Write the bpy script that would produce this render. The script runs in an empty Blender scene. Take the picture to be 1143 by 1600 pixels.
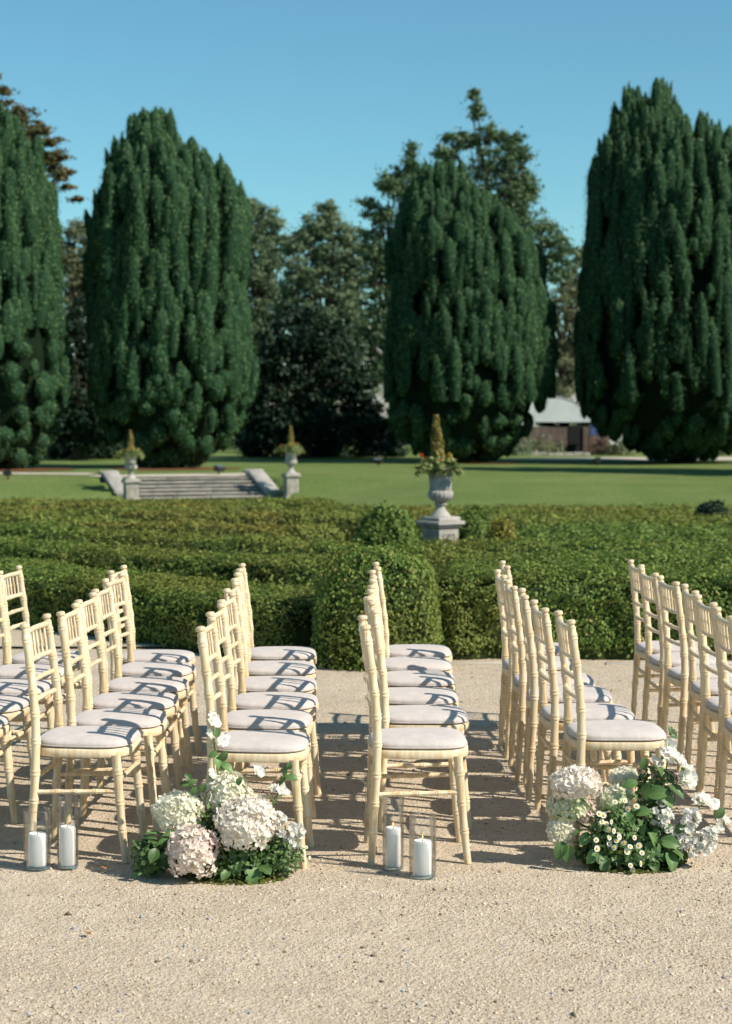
import bpy, math, random
import numpy as np
from mathutils import Vector, Matrix

random.seed(11)
rng = np.random.default_rng(11)
R = math.radians
scene = bpy.context.scene
col = scene.collection

# ---------------------------------------------------------------- camera
FPX = 2900.0                      # focal length in photograph pixels (1143 x 1600)
CX, CY = 571.5, 800.0
CAM_H = 1.715
PITCH = math.atan(150.0 / FPX)
cam = bpy.data.cameras.new('camera')
cam.sensor_fit = 'VERTICAL'
cam.lens = 100.0
cam.sensor_height = 100.0 * 1600.0 / FPX
cam.sensor_width = 100.0 * 1143.0 / FPX
cam.clip_start = 0.05
cam.clip_end = 3000
cam.dof.use_dof = True
cam.dof.focus_distance = 7.4
cam.dof.aperture_fstop = 6.7
cam_o = bpy.data.objects.new('camera', cam)
col.objects.link(cam_o)
cam_o.location = (0, 0, CAM_H)
cam_o.rotation_euler = (math.pi / 2 - PITCH, 0, 0)
scene.camera = cam_o

# ---------------------------------------------------------------- light
SUN_AZ, SUN_EL = R(26), R(41)     # from the right, a little from the camera's side
sun_dir = Vector((math.cos(SUN_EL) * math.cos(SUN_AZ), -math.cos(SUN_EL) * math.sin(SUN_AZ), math.sin(SUN_EL)))
world = bpy.data.worlds.new('World')
scene.world = world
world.use_nodes = True
wn, wl = world.node_tree.nodes, world.node_tree.links
bg = wn['Background']
sky = wn.new('ShaderNodeTexSky')
sky.sky_type = 'NISHITA'
sky.sun_disc = False
sky.sun_elevation = SUN_EL
sky.sun_rotation = math.pi / 2 + SUN_AZ
sky.altitude = 0
sky.air_density = 1.0
sky.dust_density = 0.0
sky.ozone_density = 10.0
tint = wn.new('ShaderNodeMix'); tint.data_type = 'RGBA'; tint.blend_type = 'MULTIPLY'; tint.inputs[0].default_value = 1.0
tint.inputs[7].default_value = (1.06, 1.24, 0.92, 1)      # the film's cyan-leaning blue, the same over the whole sky
wl.new(sky.outputs[0], tint.inputs[6]); wl.new(tint.outputs[2], bg.inputs[0])
bg.inputs[1].default_value = 0.088
sun = bpy.data.lights.new('sun', 'SUN')
sun.energy = 4.4
sun.angle = R(0.55)
sun.color = (1.0, 0.925, 0.80)
sun_o = bpy.data.objects.new('sun', sun)
col.objects.link(sun_o)
sun_o.rotation_euler = sun_dir.to_track_quat('Z', 'Y').to_euler()
vs = scene.view_settings
vs.view_transform = 'Standard'
vs.look = 'None'
vs.exposure = 0.55
vs.gamma = 1.0
vs.use_curve_mapping = False
scene.cycles.max_bounces = 7
scene.cycles.transparent_max_bounces = 16
scene.cycles.use_denoising = True

# ---------------------------------------------------------------- pixel helpers (a pixel gives a direction only)
cp, sp = math.cos(PITCH), math.sin(PITCH)
def ray(px, py):
    x = (px - CX) / FPX; y = (CY - py) / FPX
    return Vector((x, cp + y * sp, -sp + y * cp))
def on_plane(px, py, z=0.0):
    d = ray(px, py); t = (z - CAM_H) / d.z
    return Vector((d.x * t, d.y * t, z))
def at_y(px, py, Y):
    d = ray(px, py); t = Y / d.y
    return Vector((d.x * t, Y, CAM_H + d.z * t))

# ---------------------------------------------------------------- object helpers
def tag(o, label=None, cat=None, group=None, kind=None):
    if label: o['label'] = label
    if cat: o['category'] = cat
    if group: o['group'] = group
    if kind: o['kind'] = kind
    return o
def empty(name, loc=(0, 0, 0), rz=0.0):
    o = bpy.data.objects.new(name, None)
    o.empty_display_size = 0.1
    col.objects.link(o); o.location = loc; o.rotation_euler = (0, 0, rz)
    return o
def link_mesh(name, me, mat, parent=None):
    if mat is not None and len(me.materials) == 0: me.materials.append(mat)
    o = bpy.data.objects.new(name, me); col.objects.link(o)
    if parent is not None: o.parent = parent
    return o
def np_mesh(name, verts, quads, smooth=False):
    """verts (n,3), quads (m,4) or tris (m,3), numpy"""
    verts = np.asarray(verts, dtype=np.float32); quads = np.asarray(quads, dtype=np.int32)
    k = quads.shape[1]
    me = bpy.data.meshes.new(name)
    me.vertices.add(len(verts)); me.vertices.foreach_set('co', verts.ravel())
    me.loops.add(quads.size); me.loops.foreach_set('vertex_index', quads.ravel())
    me.polygons.add(len(quads)); me.polygons.foreach_set('loop_start', np.arange(0, quads.size, k, dtype=np.int32))
    me.update(calc_edges=True)
    if smooth: me.polygons.foreach_set('use_smooth', np.ones(len(quads), dtype=bool))
    return me
class MB:
    def __init__(self): self.v = []; self.f = []
    def add(self, vs_, fs):
        b = len(self.v); self.v.extend([tuple(v) for v in vs_]); self.f.extend([tuple(i + b for i in f) for f in fs]); return self
    def box(self, lo, hi, bev=0.0):
        (x0, y0, z0), (x1, y1, z1) = lo, hi
        if bev <= 0:
            return self.add([(x0,y0,z0),(x1,y0,z0),(x1,y1,z0),(x0,y1,z0),(x0,y0,z1),(x1,y0,z1),(x1,y1,z1),(x0,y1,z1)],
                            [(3,2,1,0),(4,5,6,7),(0,1,5,4),(1,2,6,5),(2,3,7,6),(3,0,4,7)])
        b = bev; vv = []; ff = []
        for (z, i) in ((z0, b), (z0 + b, 0), (z1 - b, 0), (z1, b)):
            X0, X1, Y0, Y1 = x0 + i, x1 - i, y0 + i, y1 - i; c = b * 0.6
            vv += [(X0+c,Y0,z),(X1-c,Y0,z),(X1,Y0+c,z),(X1,Y1-c,z),(X1-c,Y1,z),(X0+c,Y1,z),(X0,Y1-c,z),(X0,Y0+c,z)]
        for k in range(3):
            for j in range(8):
                a = k*8+j; c2 = k*8+(j+1)%8; ff.append((a, c2, c2+8, a+8))
        ff.append(tuple(range(7,-1,-1))); ff.append(tuple(range(24,32)))
        return self.add(vv, ff)
    def lathe(self, prof, seg=24, mod=None, closed=True):
        vv = []; ff = []
        for k, (r, z) in enumerate(prof):
            for j in range(seg):
                a = 2*math.pi*j/seg; rr = r*(mod(a, k) if mod else 1.0)
                vv.append((rr*math.cos(a), rr*math.sin(a), z))
        n = len(prof)
        for k in range(n-1):
            for j in range(seg):
                j2 = (j+1) % seg; ff.append((k*seg+j, k*seg+j2, (k+1)*seg+j2, (k+1)*seg+j))
        if closed:
            ff.append(tuple(range(seg-1,-1,-1))); ff.append(tuple(range((n-1)*seg, n*seg)))
        return self.add(vv, ff)
    def tube(self, pts, radii, seg=8, cap=True):
        pts = [Vector(p) for p in pts]; n = len(pts); vv = []; ff = []
        t0 = (pts[1]-pts[0]).normalized()
        ref = Vector((0,1,0)) if abs(t0.y) < 0.8 else Vector((1,0,0))
        u = t0.cross(ref).normalized()
        for i in range(n):
            t = (pts[min(i+1,n-1)]-pts[max(i-1,0)]).normalized()
            u = (u - t*u.dot(t)).normalized(); w = t.cross(u)
            for j in range(seg):
                a = 2*math.pi*j/seg; vv.append(pts[i]+(u*math.cos(a)+w*math.sin(a))*radii[i])
        for i in range(n-1):
            for j in range(seg):
                j2 = (j+1) % seg; ff.append((i*seg+j, i*seg+j2, (i+1)*seg+j2, (i+1)*seg+j))
        if cap: ff.append(tuple(range(seg-1,-1,-1))); ff.append(tuple(range((n-1)*seg, n*seg)))
        return self.add(vv, ff)
    def mesh(self, name, smooth=True, ang=40):
        me = bpy.data.meshes.new(name); me.from_pydata([tuple(v) for v in self.v], [], self.f); me.update()
        if smooth:
            me.polygons.foreach_set('use_smooth', np.ones(len(me.polygons), dtype=bool))
            try: me.set_sharp_from_angle(angle=R(ang))
            except Exception: pass
        return me
    def build(self, name, mat, parent=None, smooth=True, ang=40):
        return link_mesh(name, self.mesh(name, smooth, ang), mat, parent)
def copy_tree(o, parent=None):
    c = o.copy(); col.objects.link(c); c.parent = parent
    for ch in list(o.children): copy_tree(ch, c)
    return c

def norm(a): return a / np.maximum(np.linalg.norm(a, axis=1, keepdims=True), 1e-9)
def leaf_cards(P, N, L, W, jitter=0.7, up=0.0, fold=0.2, rg=rng):
    """one diamond leaf (quad, creased across) at each P, lying roughly across N"""
    n = len(P)
    N2 = norm(N + rg.normal(0, jitter, (n, 3)))
    T = rg.normal(0, 1, (n, 3)); T[:, 2] += up
    T = norm(T - N2 * np.sum(T * N2, axis=1, keepdims=True))
    B = np.cross(N2, T)
    L = np.broadcast_to(np.asarray(L, float).reshape(-1, 1), (n, 1)); W = np.broadcast_to(np.asarray(W, float).reshape(-1, 1), (n, 1))
    v = np.empty((n, 4, 3))
    v[:, 0] = P - T*L*0.5; v[:, 1] = P + B*W*0.5 + N2*W*fold; v[:, 2] = P + T*L*0.5; v[:, 3] = P - B*W*0.5 + N2*W*fold
    return v.reshape(-1, 3), np.arange(4*n).reshape(-1, 4)
def cards_object(name, P, N, L, W, mat, parent, **k):
    v, q = leaf_cards(P, N, L, W, **k)
    o = link_mesh(name, np_mesh(name, v, q), mat, parent)
    return o
def vnoise(x, y, z=0.0, s=0):
    """cheap smooth pseudo noise in about -1..1"""
    return (np.sin(1.7*x + 2.3*y + 0.9*z + s) + np.sin(-2.9*x + 1.3*y + 2.1*z + 1.7*s + 1.1) + np.sin(0.8*x - 3.1*y + 1.9*z + 2.3*s + 2.7)
            + 0.6*np.sin(4.3*x + 3.7*y - 2.2*z + s*0.7)) / 3.0

# ---------------------------------------------------------------- materials
def new_mat(name):
    m = bpy.data.materials.new(name); m.use_nodes = True
    nt = m.node_tree; b = nt.nodes['Principled BSDF']
    return m, nt, b
def ramp(nt, stops):
    r = nt.nodes.new('ShaderNodeValToRGB'); e = r.color_ramp.elements
    e[0].position, e[0].color = stops[0][0], (*stops[0][1], 1); e[1].position, e[1].color = stops[-1][0], (*stops[-1][1], 1)
    for p, c in stops[1:-1]:
        x = e.new(p); x.color = (*c, 1)
    return r
def noise(nt, scale, detail=4, rough=0.55, coord='Object', dist=0.0):
    tc = nt.nodes.new('ShaderNodeTexCoord'); n = nt.nodes.new('ShaderNodeTexNoise')
    n.inputs['Scale'].default_value = scale; n.inputs['Detail'].default_value = detail; n.inputs['Roughness'].default_value = rough
    n.inputs['Distortion'].default_value = dist
    nt.links.new(tc.outputs[coord], n.inputs['Vector']); return n
def mixc(nt, a, b, fac, mode='MIX'):
    m = nt.nodes.new('ShaderNodeMix'); m.data_type = 'RGBA'; m.blend_type = mode
    for s, v in ((6, a), (7, b)):
        if hasattr(v, 'links'): nt.links.new(v, m.inputs[s])
        else: m.inputs[s].default_value = (*v, 1)
    if hasattr(fac, 'links'): nt.links.new(fac, m.inputs[0])
    else: m.inputs[0].default_value = fac
    return m.outputs[2]
def bump(nt, b, h, strength=0.5, dist=0.01):
    n = nt.nodes.new('ShaderNodeBump'); n.inputs['Strength'].default_value = strength; n.inputs['Distance'].default_value = dist
    nt.links.new(h, n.inputs['Height']); nt.links.new(n.outputs[0], b.inputs['Normal']); return n
def leaf_mat(name, stops, trans=0.25, rough=0.45, spec=0.4, patch=None, patch_scale=1.5):
    m, nt, b = new_mat(name)
    g = nt.nodes.new('ShaderNodeNewGeometry'); r = ramp(nt, stops); nt.links.new(g.outputs['Random Per Island'], r.inputs[0])
    c = r.outputs[0]
    if patch:
        n = noise(nt, patch_scale, 3); rr = ramp(nt, [(0.45, (0,0,0)), (0.68, (1,1,1))]); nt.links.new(n.outputs[0], rr.inputs[0])
        c = mixc(nt, c, patch, rr.outputs[0])
    nt.links.new(c, b.inputs['Base Color']); b.inputs['Roughness'].default_value = rough; b.inputs['Specular IOR Level'].default_value = spec
    if trans > 0:
        t = nt.nodes.new('ShaderNodeBsdfTranslucent'); nt.links.new(c, t.inputs[0])
        mx = nt.nodes.new('ShaderNodeMixShader'); mx.inputs[0].default_value = trans
        out = nt.nodes['Material Output']
        nt.links.new(b.outputs[0], mx.inputs[1]); nt.links.new(t.outputs[0], mx.inputs[2]); nt.links.new(mx.outputs[0], out.inputs[0])
    return m
def plain(name, c, rough=0.6, var=0.25, scale=8.0, bmp=0.0, bscale=40, spec=0.5, bdist=0.01):
    m, nt, b = new_mat(name)
    n = noise(nt, scale, 5, 0.6); c2 = tuple(x*(1-var) for x in c); c3 = tuple(min(1, x*(1+var*0.6)) for x in c)
    r = ramp(nt, [(0.3, c2), (0.7, c3)]); nt.links.new(n.outputs[0], r.inputs[0]); nt.links.new(r.outputs[0], b.inputs['Base Color'])
    b.inputs['Roughness'].default_value = rough; b.inputs['Specular IOR Level'].default_value = spec
    if bmp > 0:
        n2 = noise(nt, bscale, 6, 0.65); bump(nt, b, n2.outputs[0], bmp, bdist)
    return m
M = {}
# limewashed beech: pale cream, yellower where the wash is rubbed off, greyer streaks along the grain
def wood_mat():
    m, nt, b = new_mat('limewashed_wood')
    tc = nt.nodes.new('ShaderNodeTexCoord'); mp = nt.nodes.new('ShaderNodeMapping'); mp.inputs['Scale'].default_value = (60, 60, 9)
    nt.links.new(tc.outputs['Object'], mp.inputs[0])
    n = nt.nodes.new('ShaderNodeTexNoise'); n.inputs['Scale'].default_value = 1.0; n.inputs['Detail'].default_value = 5; nt.links.new(mp.outputs[0], n.inputs['Vector'])
    r = ramp(nt, [(0.25, (0.50,0.33,0.155)), (0.42, (0.70,0.535,0.33)), (0.6, (0.77,0.65,0.465)), (0.8, (0.82,0.735,0.58))]); nt.links.new(n.outputs[0], r.inputs[0])
    n2 = noise(nt, 9, 4); r2 = ramp(nt, [(0.5, (0,0,0)), (0.75, (1,1,1))]); nt.links.new(n2.outputs[0], r2.inputs[0])
    c = mixc(nt, r.outputs[0], (0.66,0.47,0.22), mul(nt, r2.outputs[0], 0.5))
    gp = nt.nodes.new('ShaderNodeNewGeometry'); rp_ = ramp(nt, [(0.46, (1,1,1)), (0.495, (0,0,0))]); nt.links.new(gp.outputs['Pointiness'], rp_.inputs[0]); c = mixc(nt, c, (0.52,0.35,0.16), mul(nt, rp_.outputs[0], 0.6))
    oi = nt.nodes.new('ShaderNodeObjectInfo'); hs = nt.nodes.new('ShaderNodeHueSaturation'); nt.links.new(c, hs.inputs['Color'])
    mr = nt.nodes.new('ShaderNodeMapRange'); mr.inputs[3].default_value = 0.82; mr.inputs[4].default_value = 1.06; nt.links.new(oi.outputs['Random'], mr.inputs[0]); nt.links.new(mr.outputs[0], hs.inputs['Value'])
    nt.links.new(hs.outputs[0], b.inputs['Base Color']); b.inputs['Roughness'].default_value = 0.48; b.inputs['Specular IOR Level'].default_value = 0.35
    bump(nt, b, n.outputs[0], 0.15, 0.002); return m
def mul(nt, a, k):
    x = nt.nodes.new('ShaderNodeMath'); x.operation = 'MULTIPLY'; nt.links.new(a, x.inputs[0]); x.inputs[1].default_value = k; return x.outputs[0]
M['wood'] = wood_mat()
def fabric_mat():
    m, nt, b = new_mat('pale_linen')
    n = noise(nt, 14, 4); r = ramp(nt, [(0.3, (0.50,0.445,0.415)), (0.7, (0.58,0.52,0.49))]); nt.links.new(n.outputs[0], r.inputs[0]); nt.links.new(r.outputs[0], b.inputs['Base Color'])
    b.inputs['Roughness'].default_value = 0.92; b.inputs['Specular IOR Level'].default_value = 0.1; b.inputs['Sheen Weight'].default_value = 0.2
    n2 = noise(nt, 420, 2); n3 = noise(nt, 11, 3)
    a = nt.nodes.new('ShaderNodeMath'); a.operation = 'ADD'; nt.links.new(mul(nt, n2.outputs[0], 0.12), a.inputs[0]); nt.links.new(n3.outputs[0], a.inputs[1])
    bump(nt, b, a.outputs[0], 0.55, 0.016); return m
M['fabric'] = fabric_mat()
def gravel_mat():
    m, nt, b = new_mat('sandy_gravel')
    tc = nt.nodes.new('ShaderNodeTexCoord')
    def vor(scale):
        v = nt.nodes.new('ShaderNodeTexVoronoi'); v.inputs['Scale'].default_value = scale; nt.links.new(tc.outputs['Object'], v.inputs['Vector']); return v
    v1, v2 = vor(135), vor(58)
    n0 = noise(nt, 0.8, 5, 0.6); n1 = noise(nt, 7, 5, 0.65)
    base = ramp(nt, [(0.3, (0.455,0.375,0.28)), (0.7, (0.575,0.488,0.378))]); nt.links.new(n0.outputs[0], base.inputs[0])
    sepr = nt.nodes.new('ShaderNodeSeparateColor'); nt.links.new(v1.outputs['Color'], sepr.inputs[0])
    r1 = ramp(nt, [(0.0, (0.24,0.17,0.10)), (0.12, (0.45,0.365,0.265)), (0.5, (0.56,0.475,0.365)), (0.9, (0.66,0.575,0.46)), (1.0, (0.40,0.40,0.42))]); nt.links.new(sepr.outputs[0], r1.inputs[0])
    c = mixc(nt, base.outputs[0], r1.outputs[0], 0.5)
    r3 = ramp(nt, [(0.35, (0.86,0.83,0.79)), (0.65, (1.06,1.04,1.02))]); nt.links.new(n1.outputs[0], r3.inputs[0])
    c = mixc(nt, c, r3.outputs[0], 0.8, 'MULTIPLY')
    nt.links.new(c, b.inputs['Base Color']); b.inputs['Roughness'].default_value = 0.95; b.inputs['Specular IOR Level'].default_value = 0.15
    a = nt.nodes.new('ShaderNodeMath'); a.operation = 'ADD'; nt.links.new(mul(nt, v1.outputs['Distance'], -0.6), a.inputs[0]); nt.links.new(mul(nt, v2.outputs['Distance'], -0.8), a.inputs[1])
    a2 = nt.nodes.new('ShaderNodeMath'); a2.operation = 'ADD'; nt.links.new(a.outputs[0], a2.inputs[0]); nt.links.new(mul(nt, n1.outputs[0], 1.6), a2.inputs[1])
    bump(nt, b, a2.outputs[0], 0.65, 0.010); return m
M['gravel'] = gravel_mat()
M['pebble'] = leaf_mat('pebbles', [(0, (0.20,0.135,0.08)), (0.07, (0.36,0.27,0.175)), (0.3, (0.51,0.42,0.31)), (0.75, (0.62,0.525,0.405)), (0.955, (0.73,0.66,0.55)), (0.97, (0.30,0.315,0.35)), (1, (0.36,0.38,0.42))], trans=0, rough=0.85, spec=0.2)
M['stray'] = leaf_mat('stray_stones', [(0, (0.16,0.11,0.07)), (0.35, (0.30,0.23,0.16)), (0.55, (0.50,0.42,0.32)), (0.7, (0.26,0.275,0.31)), (1, (0.42,0.43,0.46))], trans=0, rough=0.85, spec=0.2)
def grass_mat():
    m, nt, b = new_mat('mown_lawn')
    n = noise(nt, 0.35, 5, 0.6); n2 = noise(nt, 9, 6, 0.7); n3 = noise(nt, 60, 4, 0.7)
    r = ramp(nt, [(0.3, (0.135,0.20,0.052)), (0.5, (0.168,0.235,0.066)), (0.72, (0.23,0.265,0.095))]); nt.links.new(n.outputs[0], r.inputs[0])
    r2 = ramp(nt, [(0.3, (0.55,0.6,0.5)), (0.7, (1.2,1.15,1.15))]); nt.links.new(n2.outputs[0], r2.inputs[0])
    c = mixc(nt, r.outputs[0], r2.outputs[0], 0.85, 'MULTIPLY')
    nt.links.new(c, b.inputs['Base Color']); b.inputs['Roughness'].default_value = 0.9; b.inputs['Specular IOR Level'].default_value = 0.2
    a = nt.nodes.new('ShaderNodeMath'); a.operation = 'ADD'; nt.links.new(n2.outputs[0], a.inputs[0]); nt.links.new(n3.outputs[0], a.inputs[1])
    bump(nt, b, a.outputs[0], 0.8, 0.05); return m
M['grass'] = grass_mat()
M['blade'] = leaf_mat('grass_blades', [(0, (0.055,0.115,0.02)), (0.5, (0.09,0.16,0.03)), (0.9, (0.135,0.19,0.045)), (1, (0.21,0.20,0.08))], trans=0.3, rough=0.6, spec=0.2)
M['soil'] = plain('dark_soil', (0.075,0.055,0.032), 0.95, 0.4, 3.0, 0.6, 30, 0.1)
M['mulch'] = plain('bark_mulch', (0.20,0.088,0.045), 0.95, 0.4, 5.0, 0.6, 30, 0.1)
M['path'] = plain('pale_path_gravel', (0.52,0.46,0.38), 0.95, 0.15, 3.0, 0.4, 60, 0.1)
def stone_mat(name, c, lich=(0.30,0.27,0.16), amt=0.5):
    m, nt, b = new_mat(name)
    n = noise(nt, 3.5, 6, 0.65); r = ramp(nt, [(0.3, tuple(x*0.66 for x in c)), (0.55, c), (0.75, tuple(min(0.8, x*1.18) for x in c))]); nt.links.new(n.outputs[0], r.inputs[0])
    n2 = noise(nt, 11, 6, 0.7); r2 = ramp(nt, [(0.56, (0,0,0)), (0.68, (1,1,1))]); nt.links.new(n2.outputs[0], r2.inputs[0])
    c2 = mixc(nt, r.outputs[0], lich, mul(nt, r2.outputs[0], amt))
    nt.links.new(c2, b.inputs['Base Color']); b.inputs['Roughness'].default_value = 0.9; b.inputs['Specular IOR Level'].default_value = 0.2
    n3 = noise(nt, 55, 6, 0.7); bump(nt, b, n3.outputs[0], 0.5, 0.008); return m
M['stone'] = stone_mat('weathered_limestone', (0.38,0.355,0.31), (0.20,0.18,0.11), 0.6)
M['stone2'] = stone_mat('grey_step_stone', (0.36,0.345,0.315), (0.22,0.20,0.13), 0.6)
M['riser'] = stone_mat('shaded_riser_stone', (0.20,0.19,0.17), (0.11,0.10,0.06), 0.7)  # step stone painted darker, standing in for shade under the nosings
M['urn'] = stone_mat('pale_urn_stone', (0.42,0.395,0.36), (0.22,0.20,0.15), 0.55)
M['box'] = leaf_mat('box_leaves', [(0, (0.055,0.11,0.022)), (0.35, (0.115,0.195,0.038)), (0.7, (0.19,0.275,0.055)), (0.93, (0.29,0.34,0.09)), (1, (0.36,0.29,0.10))], 0.32, 0.6, 0.22, (0.19,0.205,0.045), 1.1)
M['box_far'] = leaf_mat('box_leaves_far', [(0, (0.085,0.13,0.027)), (0.4, (0.145,0.20,0.042)), (0.8, (0.225,0.275,0.06)), (1, (0.33,0.32,0.09))], 0.28, 0.65, 0.2, (0.22,0.205,0.05), 0.6)
M['box_fresh'] = leaf_mat('box_leaves_fresh', [(0, (0.08,0.14,0.03)), (0.5, (0.14,0.215,0.045)), (1, (0.25,0.32,0.08))], 0.28, 0.6, 0.22)
M['box_gold'] = leaf_mat('golden_leaves', [(0, (0.14,0.14,0.02)), (0.5, (0.24,0.22,0.035)), (1, (0.34,0.29,0.06))], 0.22, 0.5, 0.3)
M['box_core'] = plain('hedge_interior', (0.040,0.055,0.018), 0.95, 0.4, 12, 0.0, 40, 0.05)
M['yew'] = leaf_mat('yew_sprays', [(0, (0.056,0.120,0.046)), (0.5, (0.090,0.184,0.066)), (0.9, (0.124,0.232,0.080)), (1, (0.165,0.265,0.09))], 0.25, 0.55, 0.3)
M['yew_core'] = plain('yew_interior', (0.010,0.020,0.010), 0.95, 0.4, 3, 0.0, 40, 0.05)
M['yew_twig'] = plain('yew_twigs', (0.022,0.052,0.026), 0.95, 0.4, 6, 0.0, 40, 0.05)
M['bark'] = plain('bark', (0.06,0.046,0.034), 0.95, 0.4, 4, 0.6, 25, 0.1)
M['twig'] = plain('grey_twigs', (0.13,0.10,0.075), 0.95, 0.3, 4, 0.0, 25, 0.1)
M['dec_grey'] = leaf_mat('grey_green_leaves', [(0, (0.105,0.165,0.09)), (0.5, (0.165,0.235,0.125)), (1, (0.25,0.31,0.18))], 0.4, 0.5, 0.35)
M['dec_dark'] = leaf_mat('dark_leaves', [(0, (0.065,0.125,0.055)), (0.6, (0.11,0.185,0.08)), (1, (0.18,0.25,0.115))], 0.4, 0.45, 0.4)
M['dec_olive'] = leaf_mat('olive_leaves', [(0, (0.09,0.12,0.055)), (0.5, (0.17,0.20,0.10)), (1, (0.28,0.28,0.16))], 0.35, 0.5, 0.35)
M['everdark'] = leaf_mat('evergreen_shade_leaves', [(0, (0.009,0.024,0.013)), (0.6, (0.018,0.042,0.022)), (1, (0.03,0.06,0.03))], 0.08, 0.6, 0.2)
M['cedar'] = leaf_mat('cedar_needles', [(0, (0.05,0.07,0.028)), (0.5, (0.085,0.095,0.038)), (0.8, (0.14,0.10,0.04)), (1, (0.24,0.12,0.04))], 0.15, 0.6, 0.2)

# ---------------------------------------------------------------- terrain
KX, KY = 1.04, 1.311     # first layout estimate -> calibrated lens
ST_O = Vector((-6.75, 52.8)); ST_V = Vector((0.927, 0.375)); ST_U = Vector((-0.375, 0.927))   # foot of the garden steps, their width and climb
def sstep(a, b, x):
    t = np.clip((x - a) / (b - a), 0, 1); return t*t*(3-2*t)
def height(x, y):
    x = np.asarray(x, float); y = np.asarray(y, float)
    ysh = y-np.clip(-x, 0, 4.5)*1.0      # on the left the gravel runs on to the sweeping hedge
    h = -0.52*sstep(13.9, 20.3, ysh) - 0.21*np.clip((y-19.7)/23.6, 0, 1)
    right = 0.63*sstep(40, 61, y)
    t = (x-ST_O.x)*ST_U.x + (y-ST_O.y)*ST_U.y; s = (x-ST_O.x)*ST_V.x + (y-ST_O.y)*ST_V.y
    left = 0.63*sstep(-2.2, 2.4, t)
    cut = (s > -0.35) & (s < 4.75)
    left = np.where(cut, np.where(t < 2.05, -0.06, 0.63), left)
    w = sstep(-1.6, 2.5, x)
    und = 0.02*vnoise(x*0.35, y*0.35) * (y > 16)
    return h + left*(1-w) + right*w + und
def sheet(name, xs, ys, off, mat, kind='structure', fn=None):
    X, Y = np.meshgrid(xs, ys); Z = (fn or height)(X, Y) + off
    v = np.stack([X.ravel(), Y.ravel(), Z.ravel()], 1); nx, ny = len(xs), len(ys)
    i = np.arange(nx-1)[None, :] + np.arange(ny-1)[:, None]*nx
    q = np.stack([i, i+1, i+nx+1, i+nx], -1).reshape(-1, 4)
    o = link_mesh(name, np_mesh(name, v, q, True), mat); tag(o, kind=kind); return o
far = np.concatenate([np.arange(-30, 30.01, 0.3)])
xs = np.concatenate([np.linspace(-900, -33, 25), far, np.linspace(33, 900, 25)])
ys = np.concatenate([np.arange(13.85, 80, 0.25), np.arange(80, 150, 2.0), np.linspace(152, 2000, 30)])
lawn = sheet('lawn', xs, ys, 0.0, M['grass']); tag(lawn, 'mown green lawn rising gently to the yew trees', kind='structure')
gx = np.concatenate([np.linspace(-900, -31, 20), np.arange(-30, 30.01, 0.5), np.linspace(31, 900, 20)])
gy = np.concatenate([np.linspace(-300, -6, 20), np.arange(-5, 13.8, 0.25), [13.86]])
sheet('gravel_forecourt', gx, gy, 0.0, M['gravel'], fn=lambda X, Y: 0*X + 0.004*vnoise(X*1.3, Y*1.3)*(Y < 12.5))
sheet('parterre_bed', np.arange(-14, 14.01, 0.3), np.arange(13.12, 40.2, 0.25), 0.012, M['soil'], fn=lambda X, Y: np.where(Y < 14.0, 0.0, height(X, Y))-0.12*(Y < 13.5+1.0*np.clip(-X, 0, 9)))

# landing and paths of pale gravel above the steps, and the drive behind the right-hand yew
def strip(name, pts_l, pts_r, mat, off=0.012, n=14):
    vv = []; q = []
    k = 0
    for (a, b) in zip(pts_l, pts_r):
        for j in range(n):
            p = Vector(a).lerp(Vector(b), j/(n-1)); vv.append((p.x, p.y, float(height(p.x, p.y))+off))
        k += 1
    for i in range(k-1):
        for j in range(n-1):
            q.append((i*n+j, i*n+j+1, (i+1)*n+j+1, (i+1)*n+j))
    o = link_mesh(name, np_mesh(name, vv, q, True), mat); tag(o, kind='structure'); return o
strip('gravel_corner', [(-9+0.3*i, 13.6) for i in range(31)], [(-9+0.3*i, 13.75+max(0.0, 0.98*(9-0.3*i-0.55))) for i in range(31)], M['gravel'], 0.02, 24)
def st(s, t): p = ST_O + ST_V*s + ST_U*t; return (p.x, p.y)
strip('landing_path', [st(-0.3, 2.06+0.25*i) for i in range(9)], [st(4.7, 2.06+0.25*i) for i in range(9)], M['path'])
strip('upper_path', [(-23+1.2*i, 57.0) for i in range(13)], [(-23+1.2*i, 59.2) for i in range(13)], M['path'], 0.018)
strip('drive', [(5.7+1.6*i, 77.2-0.34*min(i, 9)) for i in range(24)], [(5.7+1.6*i, 79+0.37*min(i, 12)) for i in range(24)], M['path'], 0.02)
def mulch(px, Y, r, seed):
    Y *= KY; c = at_y(px, 735, Y); vv = [(c.x, c.y, float(height(c.x, c.y))+0.02)]; ff = []
    for k in range(30):
        a = 2*math.pi*k/30; rr = r*(1+0.12*math.sin(3*a+seed)); x, y = c.x+rr*math.cos(a), c.y+rr*math.sin(a)*0.9
        vv.append((x, y, float(height(x, y))+0.022))
    for k in range(30): ff.append((0, 1+k, 1+(k+1) % 30))
    tag(link_mesh('mulch_bed', np_mesh('mulch_bed', vv, ff), M['mulch']), kind='structure')

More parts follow.
